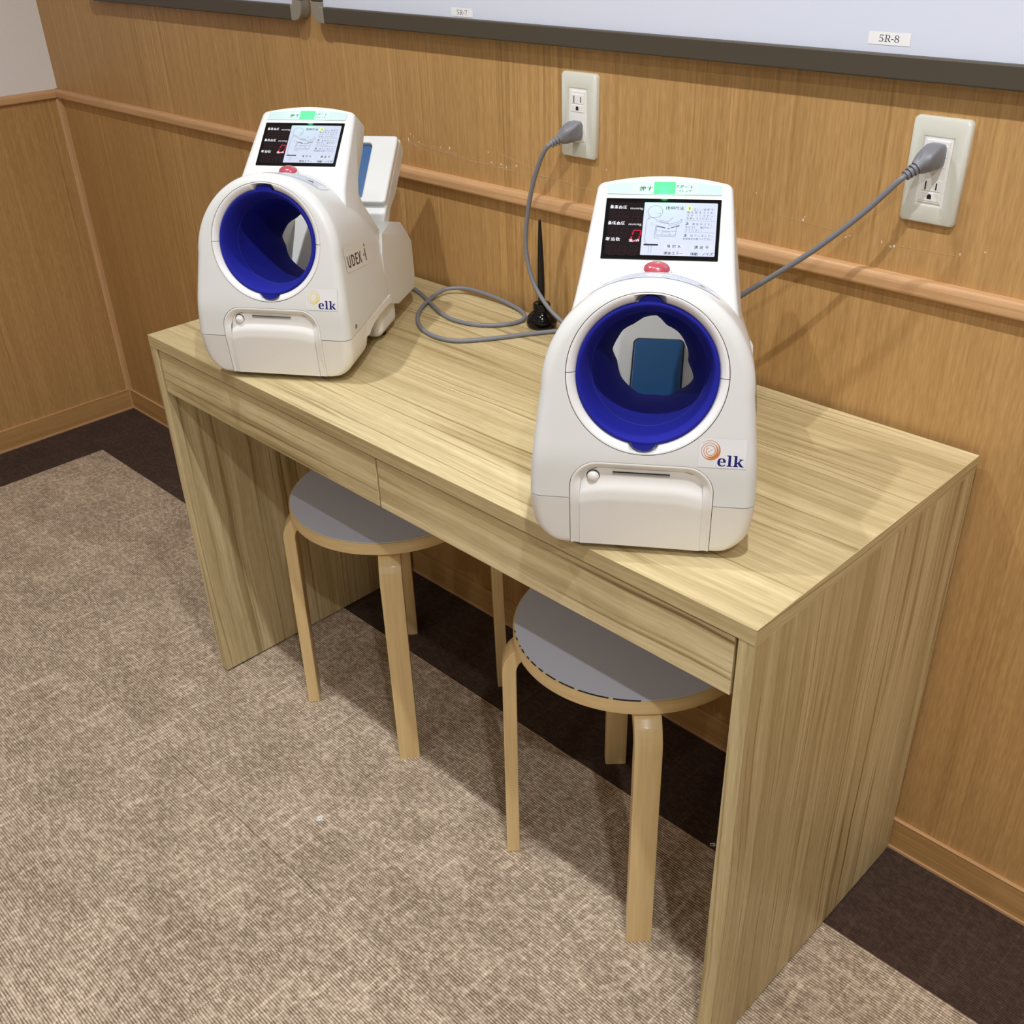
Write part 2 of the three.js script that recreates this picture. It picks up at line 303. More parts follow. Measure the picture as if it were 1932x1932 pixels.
// ------------------------------------------------------------------ stools
function stool(label, x, z, turn, worn) {
  const t = thing('round_stool', label, 'stool', [x, 0, z], turn, 'bentwood stools under the desk');
  const R = 0.174, y0 = 0.427, y1 = 0.45;
  const prof = [[0, y0], [R - 0.003, y0], [R - 0.001, y0 + 0.001], [R, y0 + 0.003], [R, y1 - 0.003], [R - 0.001, y1 - 0.001], [R - 0.0025, y1 - 0.0002], [0, y1 - 0.0002]].map((p) => new THREE.Vector2(...p));
  const sg = new THREE.LatheGeometry(prof, 96); { const p = sg.attributes.position, uv = sg.attributes.uv; for (let i = 0; i < p.count; i++) uv.setXY(i, uv.getX(i) * 4, p.getY(i) * 4); }
  mesh('seat', toCreasedNormals(sg, 0.6), M.birch, t);
  mesh('seat_top', new THREE.CylinderGeometry(R - 0.0028, R - 0.0028, 0.0012, 96).translate(0, y1, 0), M.seatTop, t);
  // L-bent legs: section 40 x 21 mm
  const th = 0.021, top = y0, ro = 0.196, rb = 0.052;
  const s = new THREE.Shape();
  s.moveTo(0.05, top); s.lineTo(ro - rb - 0.004, top); s.absarc(ro - rb - 0.004, top - rb, rb, Math.PI / 2, 0, true); s.lineTo(ro, 0); s.lineTo(ro - th, 0);
  s.lineTo(ro - th - 0.004, top - rb); s.absarc(ro - rb - 0.004, top - rb, rb - th, 0, Math.PI / 2, false); s.lineTo(0.05, top - th); s.closePath();
  const lg = new THREE.ExtrudeGeometry(s, { depth: 0.033, bevelEnabled: true, bevelThickness: 0.002, bevelSize: 0.0015, bevelOffset: -0.0015, bevelSegments: 2, curveSegments: 20 }).translate(0, 0, -0.0165);
  const leg = woodUV(toCreasedNormals(lg, 0.5), 1, 0.5, 0.2);
  for (let k = 0; k < 4; k++) { const l = mesh('leg', leg, M.birch, t); l.rotation.y = -(k * Math.PI / 2); }
  if (worn) {
    const parts = [];
    for (const [a0, len] of [[128, 1.5], [122, 2], [117, 0.8], [112, 3], [107, 2], [101, 4], [96, 3], [88, 6], [78, 8], [62, 14], [48, 12]]) parts.push(new THREE.TorusGeometry(R - 0.0022, 0.0010, 6, 16, len * Math.PI / 180).rotateX(Math.PI / 2).rotateY(-(a0 - 44.5) * Math.PI / 180).translate(0, y1 + 0.0001, 0));
    mesh('worn_edge', mergeGeometries(parts), M.worn, t).userData.label = 'dark worn chips along the seat rim';
  }
  return t;
}
stool('bentwood stool with clean blue-grey seat, tucked under the far drawer', 0.331, 0.2845, -40 * Math.PI / 180, false);
stool('bentwood stool with dark chipped seat rim, tucked under the near drawer', 0.888, 0.2885, -44.5 * Math.PI / 180, true);

// ------------------------------------------------------------------ stroke lettering (digits are points on a 10 x 10 grid, y down)
const GLYPH = {
  '最': '2070742420 2272 0595 2529 4549 2747 1949 5686 8659 5799', '高': '5051 0191 3262643432 19158589 3767693937', '血': '5033 1383 1319 3339 6369 8389 0999', '圧': '1191 1109 5359 3585 2999',
  '低': '2004 1319 8041 4149 4967 4585 6079 7999', '脈': '1040 1008 4049 1343 1646 9051 5158 6289 6554 9375', '拍': '2029 0343 0847 5292995952 5696 7052', '数': '2006 0343 0011 4031 0747 2519 3649 6052 5393 8359 6599', '分': '4005 5095 2575 7578 4509',
  '使': '2004 1319 4191 4393954543 6068 6839 4599', '用': '1191 9198 1109 1494 1696 5159', '方': '4042 0292 3208 3484 8479 7959', '法': '0112 0415 0917 4292 6065 3595 6539 3988 7699', '押': '2029 0343 0847 4191954541 4393 6169',
  'す': '0292 5055 5534 3446 4656 5539', 'ス': '1181 8109 5599', 'タ': '4007 2282 8229 3565', 'ー': '0595', 'ト': '3039 3475', 'ッ': '2334 4354 8339', 'プ': '0171 7139 8090918180', 'ノ': '8119', 'イ': '8005 5359', 'ズ': '1171 7109 4588 7081 9092',
  'エ': '1181 5158 0898', 'ラ': '2070 1383 8339', 'ボ': '0292 5059 2518 7588 7081', 'ン': '1233 0985', '紙': '3012 1232 3215 1545 3539 8051 5159 5977 5595 7089', '切': '0343 2018 1848 4191 9189 8979 6139', 'れ': '2029 0353 5309 5368 6898',
  '測': '0112 0415 0917 3060673730 3262 3464 3729 5769 7176 9099', '定': '5051 0302 0292 9293 2474 5458 5686 3509 2899', '中': '1282862612 5059', '体': '2004 1319 3292 6069 6239 6299 4787', '動': '0141 0343470703 2029 0545 0949 5292 9289 8979 7059', '・': '4555',
  '正': '0191 5159 5585 2529 0999', 'し': '2028 2859 5987', 'い': '1218 1829 7285', '姿': '0112 0523 4031 3171 5334 5366 0595 3449 7408', '勢': '0141 2024 0343 5191 7158 0595 5659 3609', 'で': '0191 9145 4549 4979 7383', '腕': '1040 1008 4049 1343 4191 5258 7279 9299',
  'を': '1181 4024 2464 6428 8445 4549 4989', '肩': '0191 1292 1209 2484 2489 3666 3868', 'ま': '1181 1484 5058 5838 3847 4788', '入': '3040 5009 4399', 'て': '0191 9145 4569 5979', 'く': '7025 2579', 'だ': '0242 3009 5383 5989 7081', 'さ': '1282 4075 6528 2839 3979', '。': '0717190907',
  '話': '1131 0242 1444 4292 6165 4595595', 'ず': '0292 5155 5534 3446 5539 7081', 'に': '1019 4282 4879', '、': '0718', 'か': '0272 7267 3009 8195', 'な': '0252 3006 7193 6368 6838 3847 4788', '終': '3012 1232 3215 3539 7053 5393 9359 5499 7879', '了': '1181 8154 5459', 'た': '0242 3009 5383 5989',
  '記': '1131 0242 1444 1646 1848 5191 9195 5595 5559 5999', '録': '3004 3074 1363 3339 0868 6092 5595 7579', 'お': '0262 3038 3819 1926 2676 7698 8193', '取': '0050 1018 4049 1343 1646 5292 9259 5399', 'り': '2025 7075 7549',
};
function strokes(g, text, x, y, size, pitch, wide = 1) {        // left/top of the first character
  for (const ch of text) {
    for (const s of (GLYPH[ch] ?? '').split(' ')) {
      if (s.length < 4) continue;
      g.beginPath();
      for (let i = 0; i + 1 < s.length; i += 2) { const px = x + (+s[i]) / 9 * size * wide, py = y + (+s[i + 1]) / 9 * size; i ? g.lineTo(px, py) : g.moveTo(px, py); }
      g.stroke();
    }
    x += pitch;
  }
}
// screen face, 126 x 78 mm: dark readout window on the left, printed guide on the right
function drawScreen(g, w, h, glow) {
  const k = w / 1390, X = (v) => v * k, Y = (v) => v * h / 735;
  g.fillStyle = glow ? '#000' : '#08070a'; g.fillRect(0, 0, w, h);
  g.lineCap = g.lineJoin = 'round';
  if (glow) {
    g.strokeStyle = '#ff2040'; g.lineWidth = X(17);
    const d = [[372, 395, 452, 395], [366, 410, 358, 445], [350, 470, 342, 512], [457, 410, 450, 448], [443, 470, 436, 512], [340, 522, 420, 522]];
    for (const [a, b, c, e] of d) { g.beginPath(); g.moveTo(X(a), Y(b)); g.lineTo(X(c), Y(e)); g.stroke(); }
    g.fillStyle = '#3f5a20'; g.beginPath(); g.arc(X(1010), Y(110), X(38), 0, 7); g.fill();
    return;
  }
  g.fillStyle = '#1a1316'; g.fillRect(X(45), Y(48), X(420), Y(640));
  g.strokeStyle = '#2a1a1d'; g.lineWidth = X(9);                       // unlit segments
  for (const y of [170, 375, 585]) for (const x of [100, 215, 345]) { g.strokeRect(X(x), Y(y), X(75), Y(55)); g.strokeRect(X(x - 8), Y(y + 55), X(75), Y(55)); }
  g.strokeStyle = '#e9e9ec'; g.lineWidth = X(5.5);
  strokes(g, '最高血圧', X(55), Y(92), X(42), X(53)); strokes(g, '最低血圧', X(48), Y(290), X(42), X(53)); strokes(g, '脈拍数', X(42), Y(488), X(44), X(62)); strokes(g, '拍', X(322), Y(500), X(38), X(50)); strokes(g, '分', X(408), Y(500), X(36), X(50));
  g.beginPath(); g.moveTo(X(368), Y(536)); g.lineTo(X(402), Y(506)); g.stroke();
  g.fillStyle = '#e9e9ec'; g.font = X(46) + 'px sans-serif'; g.save(); g.translate(X(300), Y(136)); g.scale(1.15, 0.85); g.fillText('mmHg', 0, 0); g.restore(); g.save(); g.translate(X(296), Y(332)); g.scale(1.15, 0.85); g.fillText('mmHg', 0, 0); g.restore();
  g.fillStyle = '#bcc3d3'; g.beginPath(); g.roundRect(X(470), Y(46), X(880), Y(645), X(12)); g.fill();
  // seated figure
  g.strokeStyle = '#5b5f66'; g.lineWidth = X(4);
  g.beginPath(); g.ellipse(X(608), Y(160), X(90), Y(75), 0, 0, 7); g.stroke();
  const line = (...p) => { g.beginPath(); for (let i = 0; i < p.length; i += 2) i ? g.lineTo(X(p[i]), Y(p[i + 1])) : g.moveTo(X(p[i]), Y(p[i + 1])); g.stroke(); };
  line(640, 178, 668, 190, 672, 176); line(540, 220, 534, 250); line(672, 205, 668, 215);
  g.beginPath(); g.moveTo(X(590), Y(235)); g.quadraticCurveTo(X(520), Y(235), X(514), Y(280)); g.lineTo(X(505), Y(500)); g.quadraticCurveTo(X(508), Y(545), X(545), Y(556)); g.stroke();
  line(596, 238, 630, 262, 660, 285, 780, 308, 840, 300, 905, 275, 935, 245, 930, 285, 880, 310, 780, 330); line(672, 262, 762, 285, 810, 250, 820, 230); line(672, 280, 775, 302); line(762, 285, 772, 302);
  g.fillStyle = '#b9bcc4'; g.beginPath(); g.ellipse(X(580), Y(318), X(28), Y(20), 0, 0, 7); g.fill();
  g.fillStyle = '#4d5057'; g.beginPath(); g.moveTo(X(640), Y(330)); g.lineTo(X(745), Y(352)); g.lineTo(X(740), Y(364)); g.lineTo(X(640), Y(342)); g.fill(); g.beginPath(); g.moveTo(X(810), Y(352)); g.lineTo(X(915), Y(318)); g.lineTo(X(910), Y(330)); g.lineTo(X(812), Y(362)); g.fill(); g.fillRect(X(768), Y(358), X(30), Y(10));
  line(640, 345, 636, 445, 872, 445, 880, 345, 905, 335); line(640, 395, 872, 395); line(700, 440, 715, 405, 790, 405, 805, 440); line(640, 462, 870, 462); line(630, 320, 618, 470, 680, 492);
  g.lineWidth = X(22); g.strokeStyle = '#26282d'; line(512, 565, 665, 565); g.lineWidth = X(4); g.strokeStyle = '#74777e'; line(568, 580, 562, 662); line(598, 580, 592, 662);
  // headings and steps
  g.strokeStyle = '#3d4047'; g.lineWidth = X(5); strokes(g, '使用方法', X(735), Y(92), X(44), X(55));
  g.fillStyle = '#cfe89b'; g.beginPath(); g.arc(X(1010), Y(110), X(38), 0, 7); g.fill();
  g.fillStyle = '#23252a'; g.font = 'bold ' + X(56) + 'px sans-serif';
  for (const [t, x, y] of [['1', 994, 130], ['2', 978, 315], ['3', 966, 458]]) { g.save(); g.translate(X(x), Y(y)); g.scale(1.35, 0.9); g.fillText(t, 0, 0); g.restore(); }
  g.strokeStyle = '#63666e'; g.lineWidth = X(3.2);
  strokes(g, '正しい姿勢で', X(1065), Y(112), X(30), X(41)); strokes(g, '腕を肩まで入れ', X(990), Y(150), X(30), X(47)); strokes(g, 'スタートボタン', X(990), Y(188), X(28), X(48)); strokes(g, 'を押してください。', X(988), Y(224), X(28), X(37));
  line(978, 262, 1335, 266);
  strokes(g, '測定中です。', X(1060), Y(292), X(28), X(46)); strokes(g, '話さずに、動かない', X(978), Y(332), X(28), X(37)); strokes(g, 'でください。', X(978), Y(368), X(28), X(40)); line(968, 402, 1335, 408);
  strokes(g, '終了しました。', X(1048), Y(432), X(28), X(43)); strokes(g, '記録紙をお取りください。', X(964), Y(472), X(26), X(31));
  g.fillStyle = '#c3c8d4'; for (const [x, y, ww] of [[740, 555, 255], [1065, 560, 260], [740, 640, 255]]) { g.beginPath(); g.roundRect(X(x), Y(y), X(ww), Y(48), X(10)); g.fill(); }
  g.strokeStyle = '#3d4047'; g.lineWidth = X(5); strokes(g, '紙切れ', X(782), Y(560), X(38), X(64)); strokes(g, '測定中', X(1108), Y(566), X(38), X(64)); strokes(g, '測定エラー', X(752), Y(646), X(36), X(47)); strokes(g, '体動・ノイズ', X(1068), Y(646), X(38), X(45));
}
const screenMap = canvasTex(1390, 860, (g, w, h) => drawScreen(g, w, h, false)), screenGlow = canvasTex(1390, 860, (g, w, h) => drawScreen(g, w, h, true));
M.screen = phys({ map: screenMap, emissive: 0xffffff, emissiveMap: screenGlow, emissiveIntensity: 2.4, roughness: 0.14, specularIntensity: 0.5 });
const stickerBg = '#e0e0dd';
function elkMap(color, heavy) {
  return canvasTex(500, 310, (g, w, h) => {
    g.fillStyle = stickerBg; g.fillRect(0, 0, w, h); g.strokeStyle = '#c9c7c0'; g.lineWidth = 3; g.beginPath(); g.roundRect(3, 3, w - 6, h - 6, 16); g.stroke();
    g.strokeStyle = color; g.lineCap = 'round';
    const cx = 122, cy = 132; let px, py;
    for (let i = 0; i <= 420; i++) {                                    // spiral of uneven width around a small e
      const t = i / 420, a = 3.9 + t * 6.283 * 3.05, r = 106 - 70 * t, x = cx + r * Math.cos(a) * 1.02, y = cy + r * Math.sin(a) * 0.98 + 6 * t;
      if (i) { g.lineWidth = (3.5 + heavy * Math.max(0, Math.sin(a - 5.4 + 6.283)) * (0.5 + 0.5 * Math.sin(t * 5))) * (i < 40 ? i / 40 : 1) + 3; g.beginPath(); g.moveTo(px, py); g.lineTo(x, y); g.stroke(); }
      px = x; py = y;
    }
    g.lineWidth = 5; g.beginPath(); g.moveTo(92, 160); g.lineTo(146, 120); g.stroke();
    g.fillStyle = '#0d0f66'; g.font = 'bold 152px serif'; g.save(); g.translate(196, 288); g.scale(1.18, 1); g.fillText('elk', 0, 0); g.restore();
  });
}
const udexMap = canvasTex(512, 220, (g, w, h) => {
  g.fillStyle = '#dedbd2'; g.fillRect(0, 0, w, h); g.fillStyle = '#3a302c'; g.font = 'bold 150px sans-serif';
  g.save(); g.translate(34, 186); g.scale(0.86, 0.92); g.fillText('UDEX', 0, 0); g.restore();
  g.beginPath(); g.arc(428, 132, 11, 0, 7); g.fill(); g.save(); g.translate(446, 186); g.scale(0.95, 1.28); g.fillText('i', 0, 0); g.restore();
});
const cautionMap = canvasTex(900, 240, (g, w, h) => {
  g.fillStyle = '#d6d8de'; g.fillRect(0, 0, w, h); g.fillStyle = '#24307e'; g.fillRect(40, 12, 375, 14); g.fillRect(480, 12, 385, 14);
  g.fillStyle = '#c23a44'; g.fillRect(420, 6, 56, 16); g.fillStyle = '#8d92ae';
  for (let r = 0; r < 7; r++) for (const x0 of [60, 490]) { let x = x0 + (r > 2 ? 10 : 70); while (x < x0 + 330) { const l = 8 + 22 * rnd(); g.fillRect(x, 46 + r * 26, l, 9); x += l + 6; } }
  g.fillStyle = '#3a3d4a'; g.beginPath(); g.moveTo(80, 110); g.lineTo(150, 110); g.lineTo(115, 50); g.fill(); g.beginPath(); g.moveTo(730, 140); g.lineTo(800, 140); g.lineTo(765, 70); g.fill();
  g.fillStyle = '#24307e'; g.fillRect(660, 200, 200, 12);
});
M.caution = phys({ map: cautionMap, roughness: 0.4 }); M.udex = std({ map: udexMap, roughness: 0.5 });
const startMap = canvasTex(1024, 150, (g, w, h) => {
  g.fillStyle = '#bfd3d1'; g.fillRect(0, 0, w, h); g.fillStyle = '#c6e3d4'; g.fillRect(215, 8, 590, h - 16); g.strokeStyle = '#b9cfc9'; g.lineWidth = 3; g.strokeRect(215, 8, 590, h - 16);
  g.lineCap = 'round'; g.strokeStyle = '#27433a'; g.lineWidth = 6.5; strokes(g, '押す', 290, 56, 50, 66); g.lineWidth = 5; strokes(g, 'スタート', 606, 34, 36, 43); g.lineWidth = 4; strokes(g, 'ストップ', 634, 92, 26, 31);
});
M.startPanel = phys({ map: startMap, roughness: 0.3 });
M.startGlow = phys({ color: 0x58dc7e, emissive: 0x18ff54, emissiveIntensity: 0.7, roughness: 0.3 });

// ------------------------------------------------------------------ arm-in blood pressure monitor (millimetres; x to its right as seen from the front, z towards the front)
const TAU = 13 * Math.PI / 180, C0 = [0, 203, -17], AX = [0, -Math.sin(TAU), -Math.cos(TAU)], UP = [0, Math.cos(TAU), -Math.sin(TAU)];
const tun = (r, a, d) => [C0[0] + r * Math.cos(a), C0[1] + r * Math.sin(a) * UP[1] + d * AX[1], C0[2] + r * Math.sin(a) * UP[2] + d * AX[2]];
const frontZs = (y) => { const a = y < 70 ? 7 - 0.112 * (70 - y) : 7 - 0.088 * (y - 70), b = C0[2] - (y - C0[1]) * Math.tan(TAU); const t = sstep(85, 140, y); return mix(a, b, t); };
const RA = 109.5, CYF = 183, cyAt = (z) => CYF + 0.23 * (z + 51), halfW = (z) => 119 + Math.min(0, z) * 0.022;
function contour(Wd, R, cy, y0, Rv = R) {
  const p = [];
  for (let i = 0; i < 16; i++) { const t = i / 16; p.push([-mix(Wd, R, t * t * (1.6 - 0.6 * t)), mix(y0, cy, t)]); }
  for (let i = 0; i <= 60; i++) { const a = Math.PI * (1 - i / 60); p.push([R * Math.cos(a), cy + Rv * Math.sin(a)]); }
  for (let i = 15; i >= 0; i--) { const t = i / 16; p.push([mix(Wd, R, t * t * (1.6 - 0.6 * t)), mix(y0, cy, t)]); }
  for (let i = 1; i < 24; i++) p.push([mix(Wd, -Wd, i / 24), y0]);
  return p;
}
const ev = new Evaluator(); ev.useGroups = false; ev.attributes = ['position', 'normal'];
function cut(geo, ...tools) {
  const prep = (g) => { const c = g.clone(); for (const k of Object.keys(c.attributes)) if (k !== 'position' && k !== 'normal') c.deleteAttribute(k); return c; };
  let b = new Brush(prep(geo)); b.updateMatrixWorld();
  for (const t of tools) { const tb = new Brush(prep(t)); tb.updateMatrixWorld(); b = ev.evaluate(b, tb, SUBTRACTION); b.updateMatrixWorld(); }
  const g = b.geometry.clone(); g.setAttribute('uv', new THREE.BufferAttribute(new Float32Array(g.attributes.position.count * 2), 2)); g.clearGroups(); return g;
}
function tunnelTool(r, d0, d1) {
  const g = new THREE.CylinderGeometry(r, r, d1 - d0, 96); const q = new THREE.Quaternion().setFromUnitVectors(new THREE.Vector3(0, 1, 0), new THREE.Vector3(...AX));
  g.applyQuaternion(q); const m = (d0 + d1) / 2; return g.translate(C0[0] + AX[0] * m, C0[1] + AX[1] * m, C0[2] + AX[2] * m);
}
function doorPath(inset, y0 = 8) {                                      // U-shaped outline from lower left to lower right
  const w = 75.5 - inset, yt = 113.5 - inset * 0.9, r = Math.max(6, 30 - inset * 0.9), p = [];
  for (let i = 0; i < 10; i++) p.push([-w, mix(y0, yt - r, i / 10)]);
  for (let i = 0; i <= 12; i++) { const a = Math.PI - i / 12 * Math.PI / 2; p.push([-w + r + r * Math.cos(a), yt - r + r * Math.sin(a)]); }
  for (let i = 1; i < 8; i++) p.push([mix(-w + r, w - r, i / 8), yt]);
  for (let i = 0; i <= 12; i++) { const a = Math.PI / 2 - i / 12 * Math.PI / 2; p.push([w - r + r * Math.cos(a), yt - r + r * Math.sin(a)]); }
  for (let i = 9; i >= 0; i--) p.push([w, mix(y0, yt - r, i / 10)]);
  return p;
}
function doorTool() {
  const s = new THREE.Shape(doorPath(0, -10).map((p) => new THREE.Vector2(...p)));
  return new THREE.ExtrudeGeometry(s, { depth: 60, bevelEnabled: false }).translate(0, 0, -32);
}
function housingGeo() {
  const Y0 = 70.4, rho = 13, loops = [];
  const cFront = contour(119 - rho, RA - rho, CYF, Y0), ctr = [0, 178];
  for (let k = 1; k <= 10; k++) loops.push(cFront.map(([x, y]) => { const s = k / 10, X = ctr[0] + (x - ctr[0]) * s, Yv = ctr[1] + (y - ctr[1]) * s; return [X, Yv, frontZs(Yv)]; }));
  for (let k = 1; k <= 7; k++) { const f = k / 7 * Math.PI / 2, ins = rho * (1 - Math.sin(f)); loops.push(contour(119 - ins, RA - ins, CYF, Y0).map(([x, y]) => [x, y, frontZs(y) - rho * (1 - Math.cos(f))])); }
  for (const t of [0.4, 0.7, 1]) loops.push(contour(mix(119, halfW(-66), t), RA, mix(CYF, cyAt(-66), t), Y0).map(([x, y]) => [x, y, mix(frontZs(y) - rho, -66, t)]));
  for (const z of [-85, -105, -125, -145]) loops.push(contour(halfW(z), RA, cyAt(z), Y0).map(([x, y]) => [x, y, z]));
  for (const [z, R, cy, Rv] of [[-165, 109.5, 156.8, 98], [-180, 109.5, 153, 86], [-190, 109.5, 151, 65], [-198, 109, 148, 45], [-206, 107, 146, 27], [-212, 102, 130, 16]]) loops.push(contour(halfW(z) - (RA - R) * 0.7, R, cy, Y0, Rv).map(([x, y]) => [x, y, z]));
  const last = loops[loops.length - 1]; loops.push(last.map(([x, y, z]) => [x * 0.5, 110 + (y - 110) * 0.5, z - 2]));
  const rows = loops.map((l) => l.slice()), body = lattice(rows, true);
  // close the two ends
  const pos = Array.from(body.attributes.position.array), idx = Array.from(body.index.array), n = cFront.length;
  const a = pos.length / 3; pos.push(ctr[0], ctr[1], frontZs(ctr[1])); const b = a + 1; pos.push(0, 110, -215);
  for (let j = 0; j < n; j++) { idx.push(a, j, (j + 1) % n); const o = (rows.length - 1) * n; idx.push(b, o + (j + 1) % n, o + j); }
  const g = new THREE.BufferGeometry(); g.setAttribute('position', new THREE.Float32BufferAttribute(pos, 3)); g.setIndex(idx); g.computeVertexNormals();
  return toCreasedNormals(g, 0.7);
}
function orient(g) {                                                    // make the closed surface point outwards
  const p = g.attributes.position, ix = g.index; let v = 0; const A = new THREE.Vector3(), B = new THREE.Vector3(), C = new THREE.Vector3();
  const cnt = ix ? ix.count : p.count, at = (i) => ix ? ix.getX(i) : i;
  for (let i = 0; i < cnt; i += 3) { A.fromBufferAttribute(p, at(i)); B.fromBufferAttribute(p, at(i + 1)); C.fromBufferAttribute(p, at(i + 2)); v += A.dot(B.clone().cross(C)); }
  if (v < 0) {
    if (ix) for (let i = 0; i < cnt; i += 3) { const t = ix.getX(i); ix.setX(i, ix.getX(i + 1)); ix.setX(i + 1, t); }
    else for (const k of Object.keys(g.attributes)) { const q = g.attributes[k]; for (let i = 0; i < cnt; i += 3) for (let c = 0; c < q.itemSize; c++) { const t = q.getComponent(i, c); q.setComponent(i, c, q.getComponent(i + 1, c)); q.setComponent(i + 1, c, t); } }
    if (g.attributes.normal) { const q = g.attributes.normal; for (let i = 0; i < q.array.length; i++) q.array[i] *= -1; }
  }
  return g;
}
const headW = (y) => Math.min(107.5, y > 258 ? 75 + (336 - y) * 0.115 : 84 + (258 - y) * 0.2 + Math.max(0, 240 - y) ** 2 * 0.0016);
function headGeo() {
  const P = [[-150, 205], [-104, 208], [-114, 232], [-128, 251.5], [-146, 266.5], [-159, 277.2], [-220, 326.2], [-236.5, 339.5], [-240, 340.5], [-244, 338.5], [-265, 319], [-268.5, 314], [-267, 309], [-239, 281], [-208, 259], [-189, 245], [-182, 233], [-186, 217], [-199, 193], [-206, 174], [-200, 150], [-160, 150]];
  const s = new THREE.Shape(P.map(([z, y]) => new THREE.Vector2(z, y)));
  const g0 = new THREE.ExtrudeGeometry(s, { depth: 136, steps: 20, bevelEnabled: true, bevelThickness: 7, bevelSize: 5, bevelOffset: -5, bevelSegments: 5, curveSegments: 6 });
  // shape (u,v) is (z,y); extrusion becomes x
  const p = g0.attributes.position;
  for (let i = 0; i < p.count; i++) {
    const z = p.getX(i), y = p.getY(i), x = (p.getZ(i) - 68) / 75;
    const b = ((1 - x * x) * 9 - 3) * sstep(318, 340, y) * 1.25; p.setXYZ(i, x * headW(y), y + b * 0.624, z - b * 0.781);
  }
  g0.deleteAttribute('normal'); g0.deleteAttribute('uv'); const g = mergeVertices(g0, 0.01); g.computeVertexNormals();
  return toCreasedNormals(orient(g), 0.55);
}
function baseGeo() {
  const rows = [], plan = (w, zf, zb, rc, y) => {
    const o = [], arc = (cx, cz, a0, a1) => { for (let i = 0; i <= 8; i++) { const a = mix(a0, a1, i / 8); o.push([cx + rc * Math.cos(a), y, cz + rc * Math.sin(a)]); } };
    arc(w - rc, zf - rc, 0, Math.PI / 2);
    for (let i = 1; i < 16; i++) { const x = mix(w - rc, -w + rc, i / 16); o.push([x, y, zf]); }
    arc(-w + rc, zf - rc, Math.PI / 2, Math.PI); arc(-w + rc + 1.9, zb + rc, Math.PI, Math.PI * 1.5); arc(w - rc - 1.9, zb + rc, Math.PI * 1.5, Math.PI * 2); return o;
  };
  for (const [y, w, zf] of [[69.2, 118.8, 7], [55, 118.4, 5.4], [42, 117, 3.9], [32, 115, 2.8], [25, 111.5, 2], [19, 107, 1.3], [14.5, 102, 0.8], [11.5, 97.5, 0.2], [10, 92, -1.2]]) rows.push(plan(w, zf, -88, 13, y));
  const n = rows[0].length, b = lattice(rows, true), pos = Array.from(b.attributes.position.array), idx = Array.from(b.index.array);
  const t = pos.length / 3; pos.push(0, 69.2, -40); pos.push(0, 10, -40); const o = (rows.length - 1) * n;
  for (let j = 0; j < n; j++) { idx.push(t, j, (j + 1) % n); idx.push(t + 1, o + (j + 1) % n, o + j); }
  const g = new THREE.BufferGeometry(); g.setAttribute('position', new THREE.Float32BufferAttribute(pos, 3)); g.setIndex(idx); g.computeVertexNormals();
  return toCreasedNormals(orient(g), 0.7);
}
function extrudeX(P, x0, x1, bevel = 3) {
  const s = new THREE.Shape(P.map(([z, y]) => new THREE.Vector2(z, y)));
  const g = new THREE.ExtrudeGeometry(s, { depth: x1 - x0 - 2 * bevel, bevelEnabled: true, bevelThickness: bevel, bevelSize: bevel, bevelOffset: -bevel, bevelSegments: 3, curveSegments: 8 });
  g.applyMatrix4(new THREE.Matrix4().makeBasis(new THREE.Vector3(0, 0, 1), new THREE.Vector3(0, 1, 0), new THREE.Vector3(-1, 0, 0))); return g.translate(x1 - bevel, 0, 0);
}
const panelZ = (y) => { const f = frontZs(y); return f + mix(-1.2, -6.4, sstep(79, 94, y)) + mix(1.2, 0, sstep(8, 80, y)); };
function doorGeo() {
  const rows = [], lip = [[0.5, -14], [0.5, -1.2], [0.9, -0.3], [1.8, 0], [3.2, -0.2], [4.5, -1]];
  for (const [ins, dz] of lip) rows.push(doorPath(ins, 10).map(([x, y]) => [x, y, frontZs(y) + dz]));
  rows.push(doorPath(11, 10).map(([x, y]) => [x, y, panelZ(y) - 0.2]));
  const lipG = lattice(rows.map((r) => r), false);
  // inner panel
  const pr = [], w = 75.5 - 11, yt = 113.5 - 9.9, r = 30 - 9.9;
  for (let i = 0; i <= 36; i++) {
    const y = mix(10, yt, 1 - i / 36), hw = y > yt - r ? w - r + Math.sqrt(Math.max(0, r * r - (y - yt + r) ** 2)) : w;
    pr.push(Array.from({ length: 33 }, (_, j) => { const x = mix(-hw, hw, j / 32); const yy = y; return [x, yy, panelZ(yy + 6 * (x / 64) ** 4) + 0]; }));
  }
  pr.push(pr[pr.length - 1].map(([x, y, z]) => [x, y, z - 16]));
  const pg = lattice(pr, false);
  const g = mergeGeometries([lipG, pg]); return toCreasedNormals(g, 0.6);
}
const NOTCH = 14.5;
function ringHalf(a0, a1) {
  const rows = [], n = 72, notch = (a) => { let m = 0; for (const c of [Math.PI / 2, Math.PI * 1.5]) { const d = 72 * Math.abs(Math.atan2(Math.sin(a - c), Math.cos(a - c))); if (d < NOTCH) m = Math.max(m, Math.sqrt(NOTCH * NOTCH - d * d) * 0.62); } return m; };
  const prof = [[82.4, 12, 0], [82.4, 0.8, 0], [81.9, 0.1, 0], [81, 0, 0], [78.5, 0.8, 0.7], [75, 4, 1], [72.8, 8, 1], [72.6, 14, 1]];
  for (const [r, d, k] of prof) rows.push(Array.from({ length: n + 1 }, (_, j) => { const a = mix(a0, a1, j / n); return tun(Math.min(r + k * notch(a), 82.3 - (k ? 0.4 : 0)), a, d); }));
  return toCreasedNormals(lattice(rows, false), 0.9);
}
